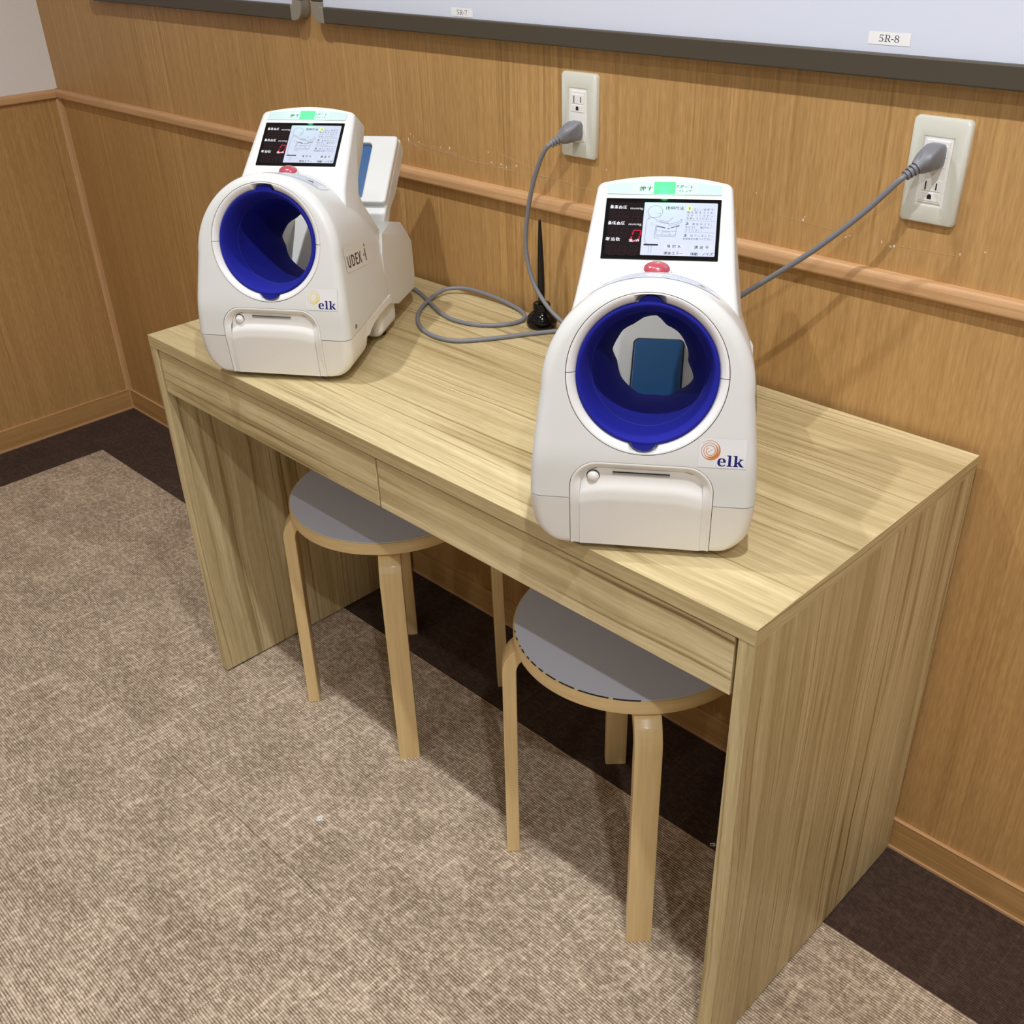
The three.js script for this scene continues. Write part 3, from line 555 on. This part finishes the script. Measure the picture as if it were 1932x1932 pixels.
function cuffGeo() {
  const N = 120, rows = [];
  const holeR = (a) => {
    const T = [[0, 38], [40, 40], [72, 42], [95, 52], [125, 47], [160, 54], [185, 44], [215, 44], [242, 45], [275, 43], [308, 46], [335, 50], [360, 38]]; const deg = ((a * 180 / Math.PI) % 360 + 360) % 360;
    for (let i = 0; i < T.length - 1; i++) if (deg <= T[i + 1][0]) { const t = (deg - T[i][0]) / (T[i + 1][0] - T[i][0]); return mix(T[i][1], T[i + 1][1], t * t * (3 - 2 * t) * 0.6 + t * 0.4); } return 40;
  };
  for (const [r, d] of [[73.2, 10], [72.6, 5.5], [71, 4.2], [69, 5], [66.5, 8.5], [64, 15], [62, 24], [60.5, 34], [59.6, 43], [60.2, 46], [61, 54]]) rows.push([r, d, 0]);
  for (const [r, d, k] of [[60, 75, 0.1], [58, 100, 0.35], [55, 130, 0.7], [52, 158, 0.95], [50, 172, 1], [51, 178, 1], [58, 182, 0.5]]) rows.push([r, d, k]);
  const g = lattice(rows.map(([r, d, k]) => Array.from({ length: N }, (_, j) => { const a = j / N * 2 * Math.PI, h = holeR(a); const p = tun(mix(r, Math.min(h, r), k) + 0.4 * Math.sin(a * 9) * k, a, d + 4 * Math.sin(3 * a + 1) * k), q = Math.max(0, d - 60) * 0.10; return [p[0], p[1] - q * UP[1], p[2] - q * UP[2]]; })), true);
  return g;
}
function patch(fn, nu, nv) { const rows = []; for (let i = 0; i <= nv; i++) rows.push(Array.from({ length: nu + 1 }, (_, j) => fn(j / nu, 1 - i / nv))); return gridUV(lattice(rows, false), nv + 1, nu + 1); }

const SHAPES = (() => {
  const S = {};
  S.housing = mm(cut(orient(housingGeo()), tunnelTool(83, -40, 13.5), tunnelTool(67, 0, 320), doorTool()));
  S.console = mm(cut(headGeo(), tunnelTool(67, 0, 320)));
  S.base = mm(cut(baseGeo(), doorTool()));
  S.door = mm(doorGeo());
  S.skirt = mm(extrudeX([[-60, 69.2], [-60, 47], [-88, 45], [-96, 49], [-112, 54], [-145, 57], [-200, 57], [-200, 69.2]], -116.6, 116.6, 0.6));
  const blk = (s) => {
    const pts = [], add = (x, list) => list.forEach(([z, y]) => pts.push(new THREE.Vector3(s * x, y, z)));
    add(113, [[-190, 138], [-218, 143.5], [-333, 125.6], [-345, 114], [-349, 57], [-342, 34], [-250, 37]]); add(114, [[-190, 73], [-190, 58]]); add(111, [[-203, 167]]);
    add(100, [[-283, 163.5], [-333, 149], [-345, 118]]); add(76, [[-200, 167], [-283, 163.5], [-333, 149], [-347, 110], [-342, 34], [-190, 58]]);
    return new ConvexGeometry(pts);
  };
  S.rear = mm(mergeGeometries([toCreasedNormals(blk(1), 0.3), toCreasedNormals(blk(-1), 0.3)].map((g) => { for (const k of Object.keys(g.attributes)) if (!['position', 'normal'].includes(k)) g.deleteAttribute(k); return g; })));
  S.rearFloor = mm(new THREE.BoxGeometry(156, 52, 145).translate(0, 64, -264));
  // upright arm rest behind the tunnel
  S.rest = mm(extrudeX([[-212, 78], [-294, 146], [-425, 256], [-434, 261], [-441, 256], [-449, 238], [-385, 182], [-349, 165], [-338, 148], [-330, 110], [-300, 62], [-215, 62]], -80, 80, 3));
  const e = [0.647, -0.7625], nrm = [0.7625, 0.647], org = [150, -285];   // (y, z) along and out of the rest's sloping face
  const onRest = (g) => g.applyMatrix4(new THREE.Matrix4().makeBasis(new THREE.Vector3(1, 0, 0), new THREE.Vector3(0, e[0], e[1]), new THREE.Vector3(0, nrm[0], nrm[1]))).translate(0, org[0], org[1]);
  const rr = (s, x0, x1, y0, y1, r) => { s.moveTo(x0 + r, y0); s.lineTo(x1 - r, y0); s.absarc(x1 - r, y0 + r, r, -Math.PI / 2, 0); s.lineTo(x1, y1 - r); s.absarc(x1 - r, y1 - r, r, 0, Math.PI / 2); s.lineTo(x0 + r, y1); s.absarc(x0 + r, y1 - r, r, Math.PI / 2, Math.PI); s.lineTo(x0, y0 + r); s.absarc(x0 + r, y0 + r, r, Math.PI, Math.PI * 1.5); return s; };
  const fs = rr(new THREE.Shape(), -80, 80, 50, 183, 7); fs.holes.push(rr(new THREE.Path(), -37, 37, 56, 168, 8));
  S.restFrame = mm(onRest(new THREE.ExtrudeGeometry(fs, { depth: 7, bevelEnabled: true, bevelThickness: 3, bevelSize: 3, bevelOffset: -3, bevelSegments: 4, curveSegments: 8 }).translate(0, 0, -8)));
  S.pad = mm(onRest(new THREE.ExtrudeGeometry(rr(new THREE.Shape(), -36.5, 36.5, 57, 167, 8), { depth: 2, bevelEnabled: true, bevelThickness: 1, bevelSize: 1, bevelSegments: 2, bevelOffset: -1 }).translate(0, 0, -8)));
  S.lowPad = mm(onRest(new THREE.ExtrudeGeometry(rr(new THREE.Shape(), -30, 30, -98, -11, 7), { depth: 2, bevelEnabled: true, bevelThickness: 1, bevelSize: 1, bevelSegments: 2, bevelOffset: -1 }).translate(0, 0, -7)));
  S.lowPadRim = mm(onRest(new THREE.ExtrudeGeometry(rr(new THREE.Shape(), -32, 32, -100, -9, 8), { depth: 1.5, bevelEnabled: false }).translate(0, 0, -7.6)));
  S.ringTop = mm(ringHalf(0.004, Math.PI - 0.004)); S.ringLow = mm(ringHalf(Math.PI + 0.004, 2 * Math.PI - 0.004));
  S.cuff = mm(cuffGeo());
  const tab = (a) => {
    const rows = [], ca = Math.sign(Math.sin(a)); for (const [k, d] of [[1.0, 11], [1.0, 6.2], [0.93, 5.4], [0.5, 5.1], [0.02, 5.1]]) rows.push(Array.from({ length: 33 }, (_, j) => { const t = j / 32 * Math.PI * 2, x = 12.6 * k * Math.cos(t), v = 70.5 + 8.8 * k * Math.max(0, Math.sin(t)), p = tun(1, Math.PI / 2, d), o = tun(0, 0, d); return [x, o[1] + ca * v * UP[1], o[2] + ca * v * UP[2]]; }));
    const g = lattice(rows, false); return g;
  };
  S.tabs = [mm(tab(1)), mm(tab(-1))];
  S.stitch = mm(lattice([0, 1, 2, 3, 4].map((k) => Array.from({ length: 97 }, (_, j) => { const a = j / 96 * 2 * Math.PI, f = k / 4 * 2 * Math.PI; return tun(60.0 + 0.35 * Math.cos(f), a, 39 + 0.35 * Math.sin(f)); })), false));
  // screen plane: 51 degrees back
  const sE = [48.7, -61], sL = Math.hypot(...sE), se = [sE[0] / sL, sE[1] / sL], sn = [-se[1], se[0]];
  const onScreen = (g, off) => g.applyMatrix4(new THREE.Matrix4().makeBasis(new THREE.Vector3(1, 0, 0), new THREE.Vector3(0, se[0], se[1]), new THREE.Vector3(0, sn[0], sn[1]))).translate(0, 301.8 + sn[0] * off, -189.6 + sn[1] * off);
  S.bezel = mm(onScreen(new RoundedBoxGeometry(126.5, 78.5, 2, 2, 0.8), 0.2));
  S.screen = mm(onScreen(new THREE.PlaneGeometry(126, 78), 1.45));
  const bow = (x) => -4.6 * (x / 63) ** 2;
  const barFn = (x0, x1, v0, v1, off) => (u, v) => { const x = mix(x0, x1, u), b = v * bow(x) + 0, q = mix(v0, v1, v) + b; return [x, 301.8 + se[0] * q + sn[0] * off, -189.6 + se[1] * q + sn[1] * off]; };
  S.bar = mm(patch(barFn(-63.2, 63.2, 45.2, 62.5, 0.7), 40, 4));
  S.glow = mm(patch(barFn(-11.8, 11.8, 46, 62, 1.0), 16, 4));
  S.ringMark = mm(onScreen(new THREE.TorusGeometry(6.2, 0.35, 6, 32, Math.PI).rotateZ(Math.PI), 1.0).translate(0, 0.6 * 57 * 0 + se[0] * 58, se[1] * 58));
  S.red = mm(new THREE.SphereGeometry(1, 40, 20, 0, Math.PI * 2, 0, Math.PI / 2).scale(14, 7.5, 11).rotateX(0.2).translate(0, 276.3, -131));
  S.redCollar = mm(new THREE.CylinderGeometry(15.6, 17, 5, 40).scale(1, 1, 0.8).rotateX(0.25).translate(0, 273.5, -131));
  S.knob = mm(new THREE.SphereGeometry(6.4, 32, 20).scale(1, 1, 0.75).translate(-51, 93.5, panelZ(96) + 0.5));
  S.knobRim = mm(new THREE.TorusGeometry(6.6, 0.5, 8, 40).translate(-51, 94.2, panelZ(96) + 0.2));
  S.slot = mm(new RoundedBoxGeometry(60, 3.2, 2, 2, 0.6).translate(-0.5, 98.6, panelZ(98.6)));
  S.slotGap = mm(new THREE.BoxGeometry(60, 0.7, 2.2).translate(-0.5, 100.0, panelZ(98.6) + 0.15));
  S.elk = mm(patch((u, v) => { const x = mix(56.5, 105.5, u), y = mix(114, 145, v); return [x, y, frontZs(y) + 0.35]; }, 4, 12));
  const sideX = (y, z) => { const cy = cyAt(z), t = clamp((y - 70.4) / (cy - 70.4)); return mix(halfW(z), RA, t * t * (1.6 - 0.6 * t)); };
  S.udex = mm(patch((u, v) => { const z = mix(-33, -128, u), y = mix(158, 196, v) + (z + 33) * 0.155 + 0 - 0, yy = Math.min(y, 999); const cy = cyAt(z); let x = yy <= cy ? sideX(yy, z) : Math.sqrt(RA * RA - (yy - cy) ** 2); return [x + 0.4, yy, z]; }, 16, 10));
  S.screw = mm(new THREE.CylinderGeometry(3.2, 3.2, 1.2, 20).rotateZ(Math.PI / 2).translate(119.1, 81, -27));
  S.caution = mm(patch((u, v) => { const a = mix(Math.PI / 2 + 0.66, Math.PI / 2 - 0.66, u), e = 2 * u - 1, z = mix(-62 - 20 * e * e, -113 - 4 * e * e, v), cy = cyAt(z); return [(RA + 0.35) * Math.cos(a), cy + (RA + 0.35) * Math.sin(a), z]; }, 40, 4));
  S.rearFoot = (s) => mm(new RoundedBoxGeometry(34, 54, 88, 4, 14).translate(s * 92, 34, -205));
  S.rubber = (x, z, h) => mm(new THREE.CylinderGeometry(8, 9, h, 24).translate(x, h / 2, z));
  return S;
})();

function monitor(label, x, z, turn, swirl, heavy, scrLabel) {
  const t = thing('blood_pressure_monitor', label, 'blood pressure monitor', [x, H, z], turn, 'blood pressure monitors on the desk');
  const hs = mesh('housing', SHAPES.housing, M.white, t);
  mesh('caution_label', SHAPES.caution, M.caution, hs).userData.label = 'printed blue and white notice curved over the tunnel top';
  mesh('maker_sticker', SHAPES.elk, std({ map: elkMap(swirl, heavy), roughness: 0.45 }), hs).userData.label = scrLabel;
  mesh('name_sticker', SHAPES.udex, M.udex, hs); mesh('screw', SHAPES.screw, M.steel, hs);
  const head = mesh('console', SHAPES.console, M.white, t);
  mesh('screen_bezel', SHAPES.bezel, M.black, head); mesh('screen', SHAPES.screen, M.screen, head).userData.label = 'black readout with a red zero beside a printed guide';
  mesh('start_panel', SHAPES.bar, M.startPanel, head);
  const gl = mesh('start_button', SHAPES.glow, M.startGlow, head); gl.userData.label = 'glowing green start button';
  const pl = new THREE.PointLight(0x4dff9a, 0.006); pl.position.set(0, 0.3475, -0.222); pl.castShadow = true; pl.name = 'button_light'; pl.shadow.radius = 0.25; gl.add(pl);
  mesh('emergency_button', SHAPES.red, M.red, t).userData.label = 'domed pinkish red stop button'; mesh('button_collar', SHAPES.redCollar, M.white, t);
  mesh('base', SHAPES.base, M.cream, t); mesh('skirt', SHAPES.skirt, M.cream, t);
  mesh('rear_body', SHAPES.rear, M.white, t); mesh('rear_floor', SHAPES.rearFloor, M.white, t);
  const door = mesh('paper_door', SHAPES.door, M.cream, t);
  mesh('latch_knob', SHAPES.knob, M.cream, door); mesh('knob_rim', SHAPES.knobRim, M.darkGap, door); mesh('paper_slot', SHAPES.slot, M.slot, door); mesh('slot_gap', SHAPES.slotGap, M.darkGap, door);
  mesh('cuff_ring', SHAPES.ringTop, M.ring, t); mesh('cuff_ring', SHAPES.ringLow, M.ring, t);
  const cuff = mesh('arm_cuff', SHAPES.cuff, M.cuff, t); cuff.userData.label = 'deep blue fabric arm cuff lining the tunnel';
  for (const g of SHAPES.tabs) mesh('cuff_tab', g, M.cuff, cuff); mesh('stitching', SHAPES.stitch, M.stitch, cuff);
  const rest = mesh('arm_rest', SHAPES.rest, M.white, t);
  mesh('rest_frame', SHAPES.restFrame, M.white, rest); mesh('hand_pad', SHAPES.pad, M.pad, rest); mesh('forearm_pad', SHAPES.lowPad, M.pad, rest); mesh('pad_rim', SHAPES.lowPadRim, M.black, rest);
  for (const s of [-1, 1]) { mesh('rear_foot', SHAPES.rearFoot(s), M.cream, t); mesh('rubber_foot', SHAPES.rubber(s * 78, -36, 11), M.rubber, t); mesh('rubber_foot', SHAPES.rubber(s * 92, -205, 9), M.rubber, t); }
  return t;
}
monitor('white arm-in blood pressure monitor with yellow swirl sticker, at the far desk end', 0.33448, 0.46497, 0.5826, '#dfc765', 12, 'white sticker with a pale yellow swirl and blue lettering');
monitor('white arm-in blood pressure monitor with orange swirl sticker, at the near desk end', 1.03595, 0.47738, 0.60639, '#c47c44', 19, 'white sticker with an orange swirl and blue lettering');


// ------------------------------------------------------------------ whiteboards on the wall above
function whiteboard(label, x0, x1, leftCap, rightCap, stickers) {
  const y0 = 1.1445, y1 = 2.02, F = 0.026, D = 0.021, t = thing('whiteboard', label, 'whiteboard', [x0, y0, 0], 0, 'whiteboards above the desk');
  const w = x1 - x0, h = y1 - y0, c = 0.034;
  mesh('writing_surface', boxAt(F - 0.004, w - F + 0.004, F - 0.004, h - F + 0.004, 0.002, 0.012), M.boardWhite, t);
  const bar = (a, b, p, q) => boxAt(a, b, p, q, 0.001, D, 0.0025);
  mesh('frame_bar', bar(c, w - c, 0, F), M.boardFrame, t); mesh('frame_bar', bar(c, w - c, h - F, h), M.boardFrame, t);
  mesh('frame_bar', bar(0, F, c, h - c), M.boardFrame, t); mesh('frame_bar', bar(w - F, w, c, h - c), M.boardFrame, t);
  const s = new THREE.Shape(); s.moveTo(c, 0); s.lineTo(c, F); s.lineTo(F, F); s.lineTo(F, c); s.lineTo(0, c); s.lineTo(0, c * 0.8); s.quadraticCurveTo(0, 0, c * 0.8, 0); s.closePath();
  const cg = new THREE.ExtrudeGeometry(s, { depth: D - 0.001, bevelEnabled: true, bevelThickness: 0.0012, bevelSize: 0.001, bevelOffset: -0.001, bevelSegments: 2, curveSegments: 12 });
  for (const [px, py, rz] of [[0, 0, 0], [w, 0, Math.PI / 2], [w, h, Math.PI], [0, h, -Math.PI / 2]]) { const m = mesh('corner_cap', cg, M.boardCorner, t); m.position.set(px, py, 0.001); m.rotation.z = rz; }
  for (const [text, sx, sy, sw, sh] of stickers) {
    const tx = canvasTex(400, 128, (g, W2, H2) => { g.fillStyle = '#f4f4f2'; g.fillRect(0, 0, W2, H2); g.fillStyle = '#33333a'; g.font = '96px serif'; g.textAlign = 'center'; g.fillText(text, W2 / 2, 98); });
    const m = mesh('name_label', new THREE.PlaneGeometry(sw, sh).translate(sx - x0, sy - y0, 0.0124), std({ map: tx, roughness: 0.6 }), t); m.userData.label = 'small paper label reading ' + text;
  }
  return t;
}
whiteboard('framed whiteboard with paper label 5R-8, long one above both outlets', -0.107, 1.72, true, true, [['5R-7', 0.2835, 1.1785, 0.05, 0.0125], ['5R-8', 1.0045, 1.1856, 0.052, 0.0135]]);
whiteboard('framed whiteboard without any label, at the far end near the corner', -1.0, -0.138, true, true, []);

// ------------------------------------------------------------------ wall outlets and their cords
function outlet(label, x, y) {
  const t = thing('wall_outlet', label, 'wall outlet', [x, y, 0], 0, 'wall outlets above the desk');
  const s = new THREE.Shape(), w = 0.035, h = 0.06, r = 0.006;
  s.moveTo(-w + r, -h); s.lineTo(w - r, -h); s.absarc(w - r, -h + r, r, -Math.PI / 2, 0); s.lineTo(w, h - r); s.absarc(w - r, h - r, r, 0, Math.PI / 2); s.lineTo(-w + r, h); s.absarc(-w + r, h - r, r, Math.PI / 2, Math.PI); s.lineTo(-w, -h + r); s.absarc(-w + r, -h + r, r, Math.PI, Math.PI * 1.5);
  const hole = new THREE.Path(); hole.moveTo(-0.0145, -0.0355); hole.lineTo(-0.0145, 0.0355); hole.lineTo(0.0145, 0.0355); hole.lineTo(0.0145, -0.0355); hole.closePath(); s.holes.push(hole);
  mesh('cover_plate', toCreasedNormals(new THREE.ExtrudeGeometry(s, { depth: 0.0035, bevelEnabled: true, bevelThickness: 0.0045, bevelSize: 0.005, bevelOffset: -0.005, bevelSegments: 5, curveSegments: 8 }), 0.8), M.plate, t);
  const rc = mesh('receptacle', boxAt(-0.0195, 0.0195, -0.0405, 0.0405, 0.002, 0.0074, 0), M.receptacle, t);
  mesh('face', boxAt(-0.0142, 0.0142, -0.0352, 0.0352, 0.002, 0.0086, 0.0005), M.receptacle, rc);
  for (const oy of [0.0195, -0.0195]) {
    mesh('socket_pad', boxAt(-0.0122, 0.0122, oy - 0.002, oy + 0.011, 0.008, 0.0092, 0.0005), M.receptacle, rc);
    mesh('socket_pad', boxAt(-0.0122, 0.0122, oy - 0.0135, oy - 0.0035, 0.008, 0.0092, 0.0005), M.receptacle, rc);
    mesh('slot', boxAt(-0.0073, -0.0057, oy - 0.001, oy + 0.0088, 0.0088, 0.0093, 0), M.hole, rc); mesh('slot', boxAt(0.0058, 0.0074, oy, oy + 0.0078, 0.0088, 0.0093, 0), M.hole, rc);
    const gh = new THREE.Shape(); gh.moveTo(-0.0026, -0.0026); gh.lineTo(0.0026, -0.0026); gh.lineTo(0.0026, 0.0005); gh.absarc(0, 0.0005, 0.0026, 0, Math.PI); gh.closePath();
    mesh('ground_hole', new THREE.ExtrudeGeometry(gh, { depth: 0.0004, bevelEnabled: false }).translate(0, oy - 0.0085, 0.0090), M.hole, rc);
  }
  return t;
}
outlet('cream wall outlet with a plug in its lower socket', 0.5236, 1.0500);
outlet('cream wall outlet with a plug in its upper socket', 1.0825, 1.0478);

function cord(label, plugAt, dir, points, radius = 0.0036) {
  const t = thing('power_cord', label, 'power cord', [0, 0, 0], 0);
  // plug: rectangular head tapering to a ribbed strain relief, pointing along dir out of the wall
  const o = new THREE.Vector3(...plugAt), d = new THREE.Vector3(...dir).normalize(), q = new THREE.Vector3(0, 0, 1);
  const path = (s) => { const k = sstep(0.004, 0.03, s), v = q.clone().lerp(d, k); return o.clone().addScaledVector(q, Math.min(s, 0.012)).addScaledVector(d, Math.max(0, s - 0.012)); };
  const side = new THREE.Vector3(1, 0, 0), sec = (s, hw, hh, rn) => {
    const dirn = s < 0.012 ? q.clone() : d.clone(), u = side.clone().addScaledVector(dirn, -side.dot(dirn)).normalize(), v = dirn.clone().cross(u), c = path(s);
    return Array.from({ length: 28 }, (_, j) => { const a = j / 28 * 2 * Math.PI, ca = Math.cos(a), sa = Math.sin(a), e = rn; const X = Math.sign(ca) * Math.abs(ca) ** e * hw, Yv = Math.sign(sa) * Math.abs(sa) ** e * hh; return c.clone().addScaledVector(u, X).addScaledVector(v, Yv).toArray(); });
  };
  const rows = [sec(0, 0.0005, 0.0005, 1), sec(0, 0.0105, 0.0125, 0.45), sec(0.001, 0.0115, 0.0135, 0.45), sec(0.011, 0.0118, 0.0138, 0.45), sec(0.018, 0.0115, 0.0125, 0.5), sec(0.026, 0.0105, 0.0105, 0.6), sec(0.032, 0.0085, 0.0085, 0.8), sec(0.034, 0.0078, 0.0078, 1)];
  let s = 0.034; for (let k = 0; k < 3; k++) { const r = 0.0072 - 0.0006 * k; rows.push(sec(s + 0.0002, r - 0.0018, r - 0.0018, 1), sec(s + 0.0016, r - 0.0018, r - 0.0018, 1), sec(s + 0.0018, r, r, 1), sec(s + 0.0046, r, r, 1)); s += 0.0048; }
  rows.push(sec(s, 0.0038, 0.0038, 1));
  mesh('plug', toCreasedNormals(lattice(rows, true), 0.6), M.cord, t);
  const start = path(s - 0.001), pts = [start.clone(), start.clone().addScaledVector(d, 0.007), ...points.map((p) => new THREE.Vector3(...p))];
  mesh('cable', new THREE.TubeGeometry(new THREE.CatmullRomCurve3(pts, false, 'centripetal'), 500, radius, 12), M.cord, t);
  return t;
}
const TB = H + 0.0037;
cord('grey power cord from the far outlet, coiled on the desk between the monitors', [0.5236, 1.0305, 0.0085], [-0.50, -0.42, 0.60], [
  [0.4803, 0.9755, 0.052], [0.4565, 0.9067, 0.050], [0.4504, 0.8462, 0.050], [0.4646, 0.7964, 0.05], [0.4936, 0.7627, 0.05], [0.5308, 0.7420, 0.051], [0.575, 0.7285, 0.055], [0.612, TB, 0.052], [0.622, TB, 0.034], [0.595, TB, 0.020], [0.555, TB, 0.024], [0.5187, TB, 0.053], [0.4938, TB, 0.0887], [0.4578, TB, 0.1499],
  [0.4171, TB, 0.1937], [0.3526, TB, 0.194], [0.285, TB, 0.150], [0.2420, TB + 0.002, 0.080], [0.2370, TB + 0.006, 0.042], [0.2636, TB + 0.008, 0.021], [0.3200, TB + 0.006, 0.0135], [0.3744, TB + 0.002, 0.015], [0.4200, TB, 0.028], [0.4400, TB, 0.0506], [0.4330, TB, 0.085], [0.3986, TB, 0.117], [0.3500, TB, 0.127], [0.3079, TB, 0.1187], [0.2400, TB, 0.090], [0.1950, TB, 0.072], [0.1650, TB + 0.012, 0.077], [0.1500, TB + 0.03, 0.105]]);
cord('grey power cord from the near outlet, sloping down behind the near monitor', [1.0825, 1.0673, 0.0085], [-0.34, -0.42, 0.62], [
  [1.032, 1.0062, 0.06], [0.975, 0.9495, 0.07], [0.8883, 0.8779, 0.08], [0.82, 0.82, 0.09], [0.78, 0.775, 0.10], [0.80, 0.755, 0.135], [0.86, 0.752, 0.185]]);

// ------------------------------------------------------------------ desk pen in its stand
{
  const px = 0.4765, pz = 0.0425, lathe = (pts, n = 48) => new THREE.LatheGeometry(pts.map((p) => new THREE.Vector2(...p)), n);
  const st = thing('pen_stand', 'glossy black bell-shaped pen stand on the desk by the wall', 'pen stand', [px, H, pz]);
  mesh('body', lathe([[0, 0], [0.022, 0], [0.0243, 0.0012], [0.0252, 0.004], [0.0252, 0.012], [0.0235, 0.0175], [0.0185, 0.0225], [0.0155, 0.0255], [0.0146, 0.029], [0.0146, 0.0375], [0.0138, 0.0395], [0.012, 0.0402], [0.0062, 0.0402], [0.006, 0.034], [0, 0.034]]), M.glossBlack, st);
  const pen = thing('desk_pen', 'slim tapered black pen standing upright in its stand', 'pen', [px, H + 0.0345, pz]); pen.rotation.z = 0.012;
  mesh('holder', lathe([[0, 0], [0.0050, 0], [0.0054, 0.004], [0.0054, 0.0195], [0, 0.0195]]), M.penBlack, pen); mesh('joint_ring', lathe([[0, 0.0195], [0.0055, 0.0195], [0.0055, 0.0202], [0, 0.0202]]), M.steel, pen);
  mesh('barrel', lathe([[0, 0.0202], [0.0056, 0.0202], [0.0058, 0.04], [0.0050, 0.075], [0.0036, 0.112], [0.0023, 0.139], [0.0020, 0.1405], [0, 0.1405]]), M.penBlack, pen);
}

// ------------------------------------------------------------------ lint on the carpet
for (const [label, x, z, n, sc] of [['curled white lint on the beige carpet in front of the stools', 0.4812, 0.6114, 9, 1], ['tiny white scrap on the dark carpet edge beside the desk panel', 0.9989, 0.1999, 3, 0.55]]) {
  const parts = [];
  for (let i = 0; i < n; i++) {
    const a = rnd() * 6.28, r = 0.006 * sc, p = Array.from({ length: 5 }, (_, k) => new THREE.Vector3(Math.cos(a + k * 1.1) * r * rnd() * 1.6, 0.0012 + 0.002 * rnd() * sc, Math.sin(a + k * 1.1) * r * rnd() * 1.6));
    parts.push(new THREE.TubeGeometry(new THREE.CatmullRomCurve3(p), 16, 0.00055, 5));
  }
  const m = mesh(numbered('lint'), mergeGeometries(parts), M.receptacle, scene); m.position.set(x, 0, z); m.userData = { label, category: 'lint' };
}


renderer.render(scene, camera);
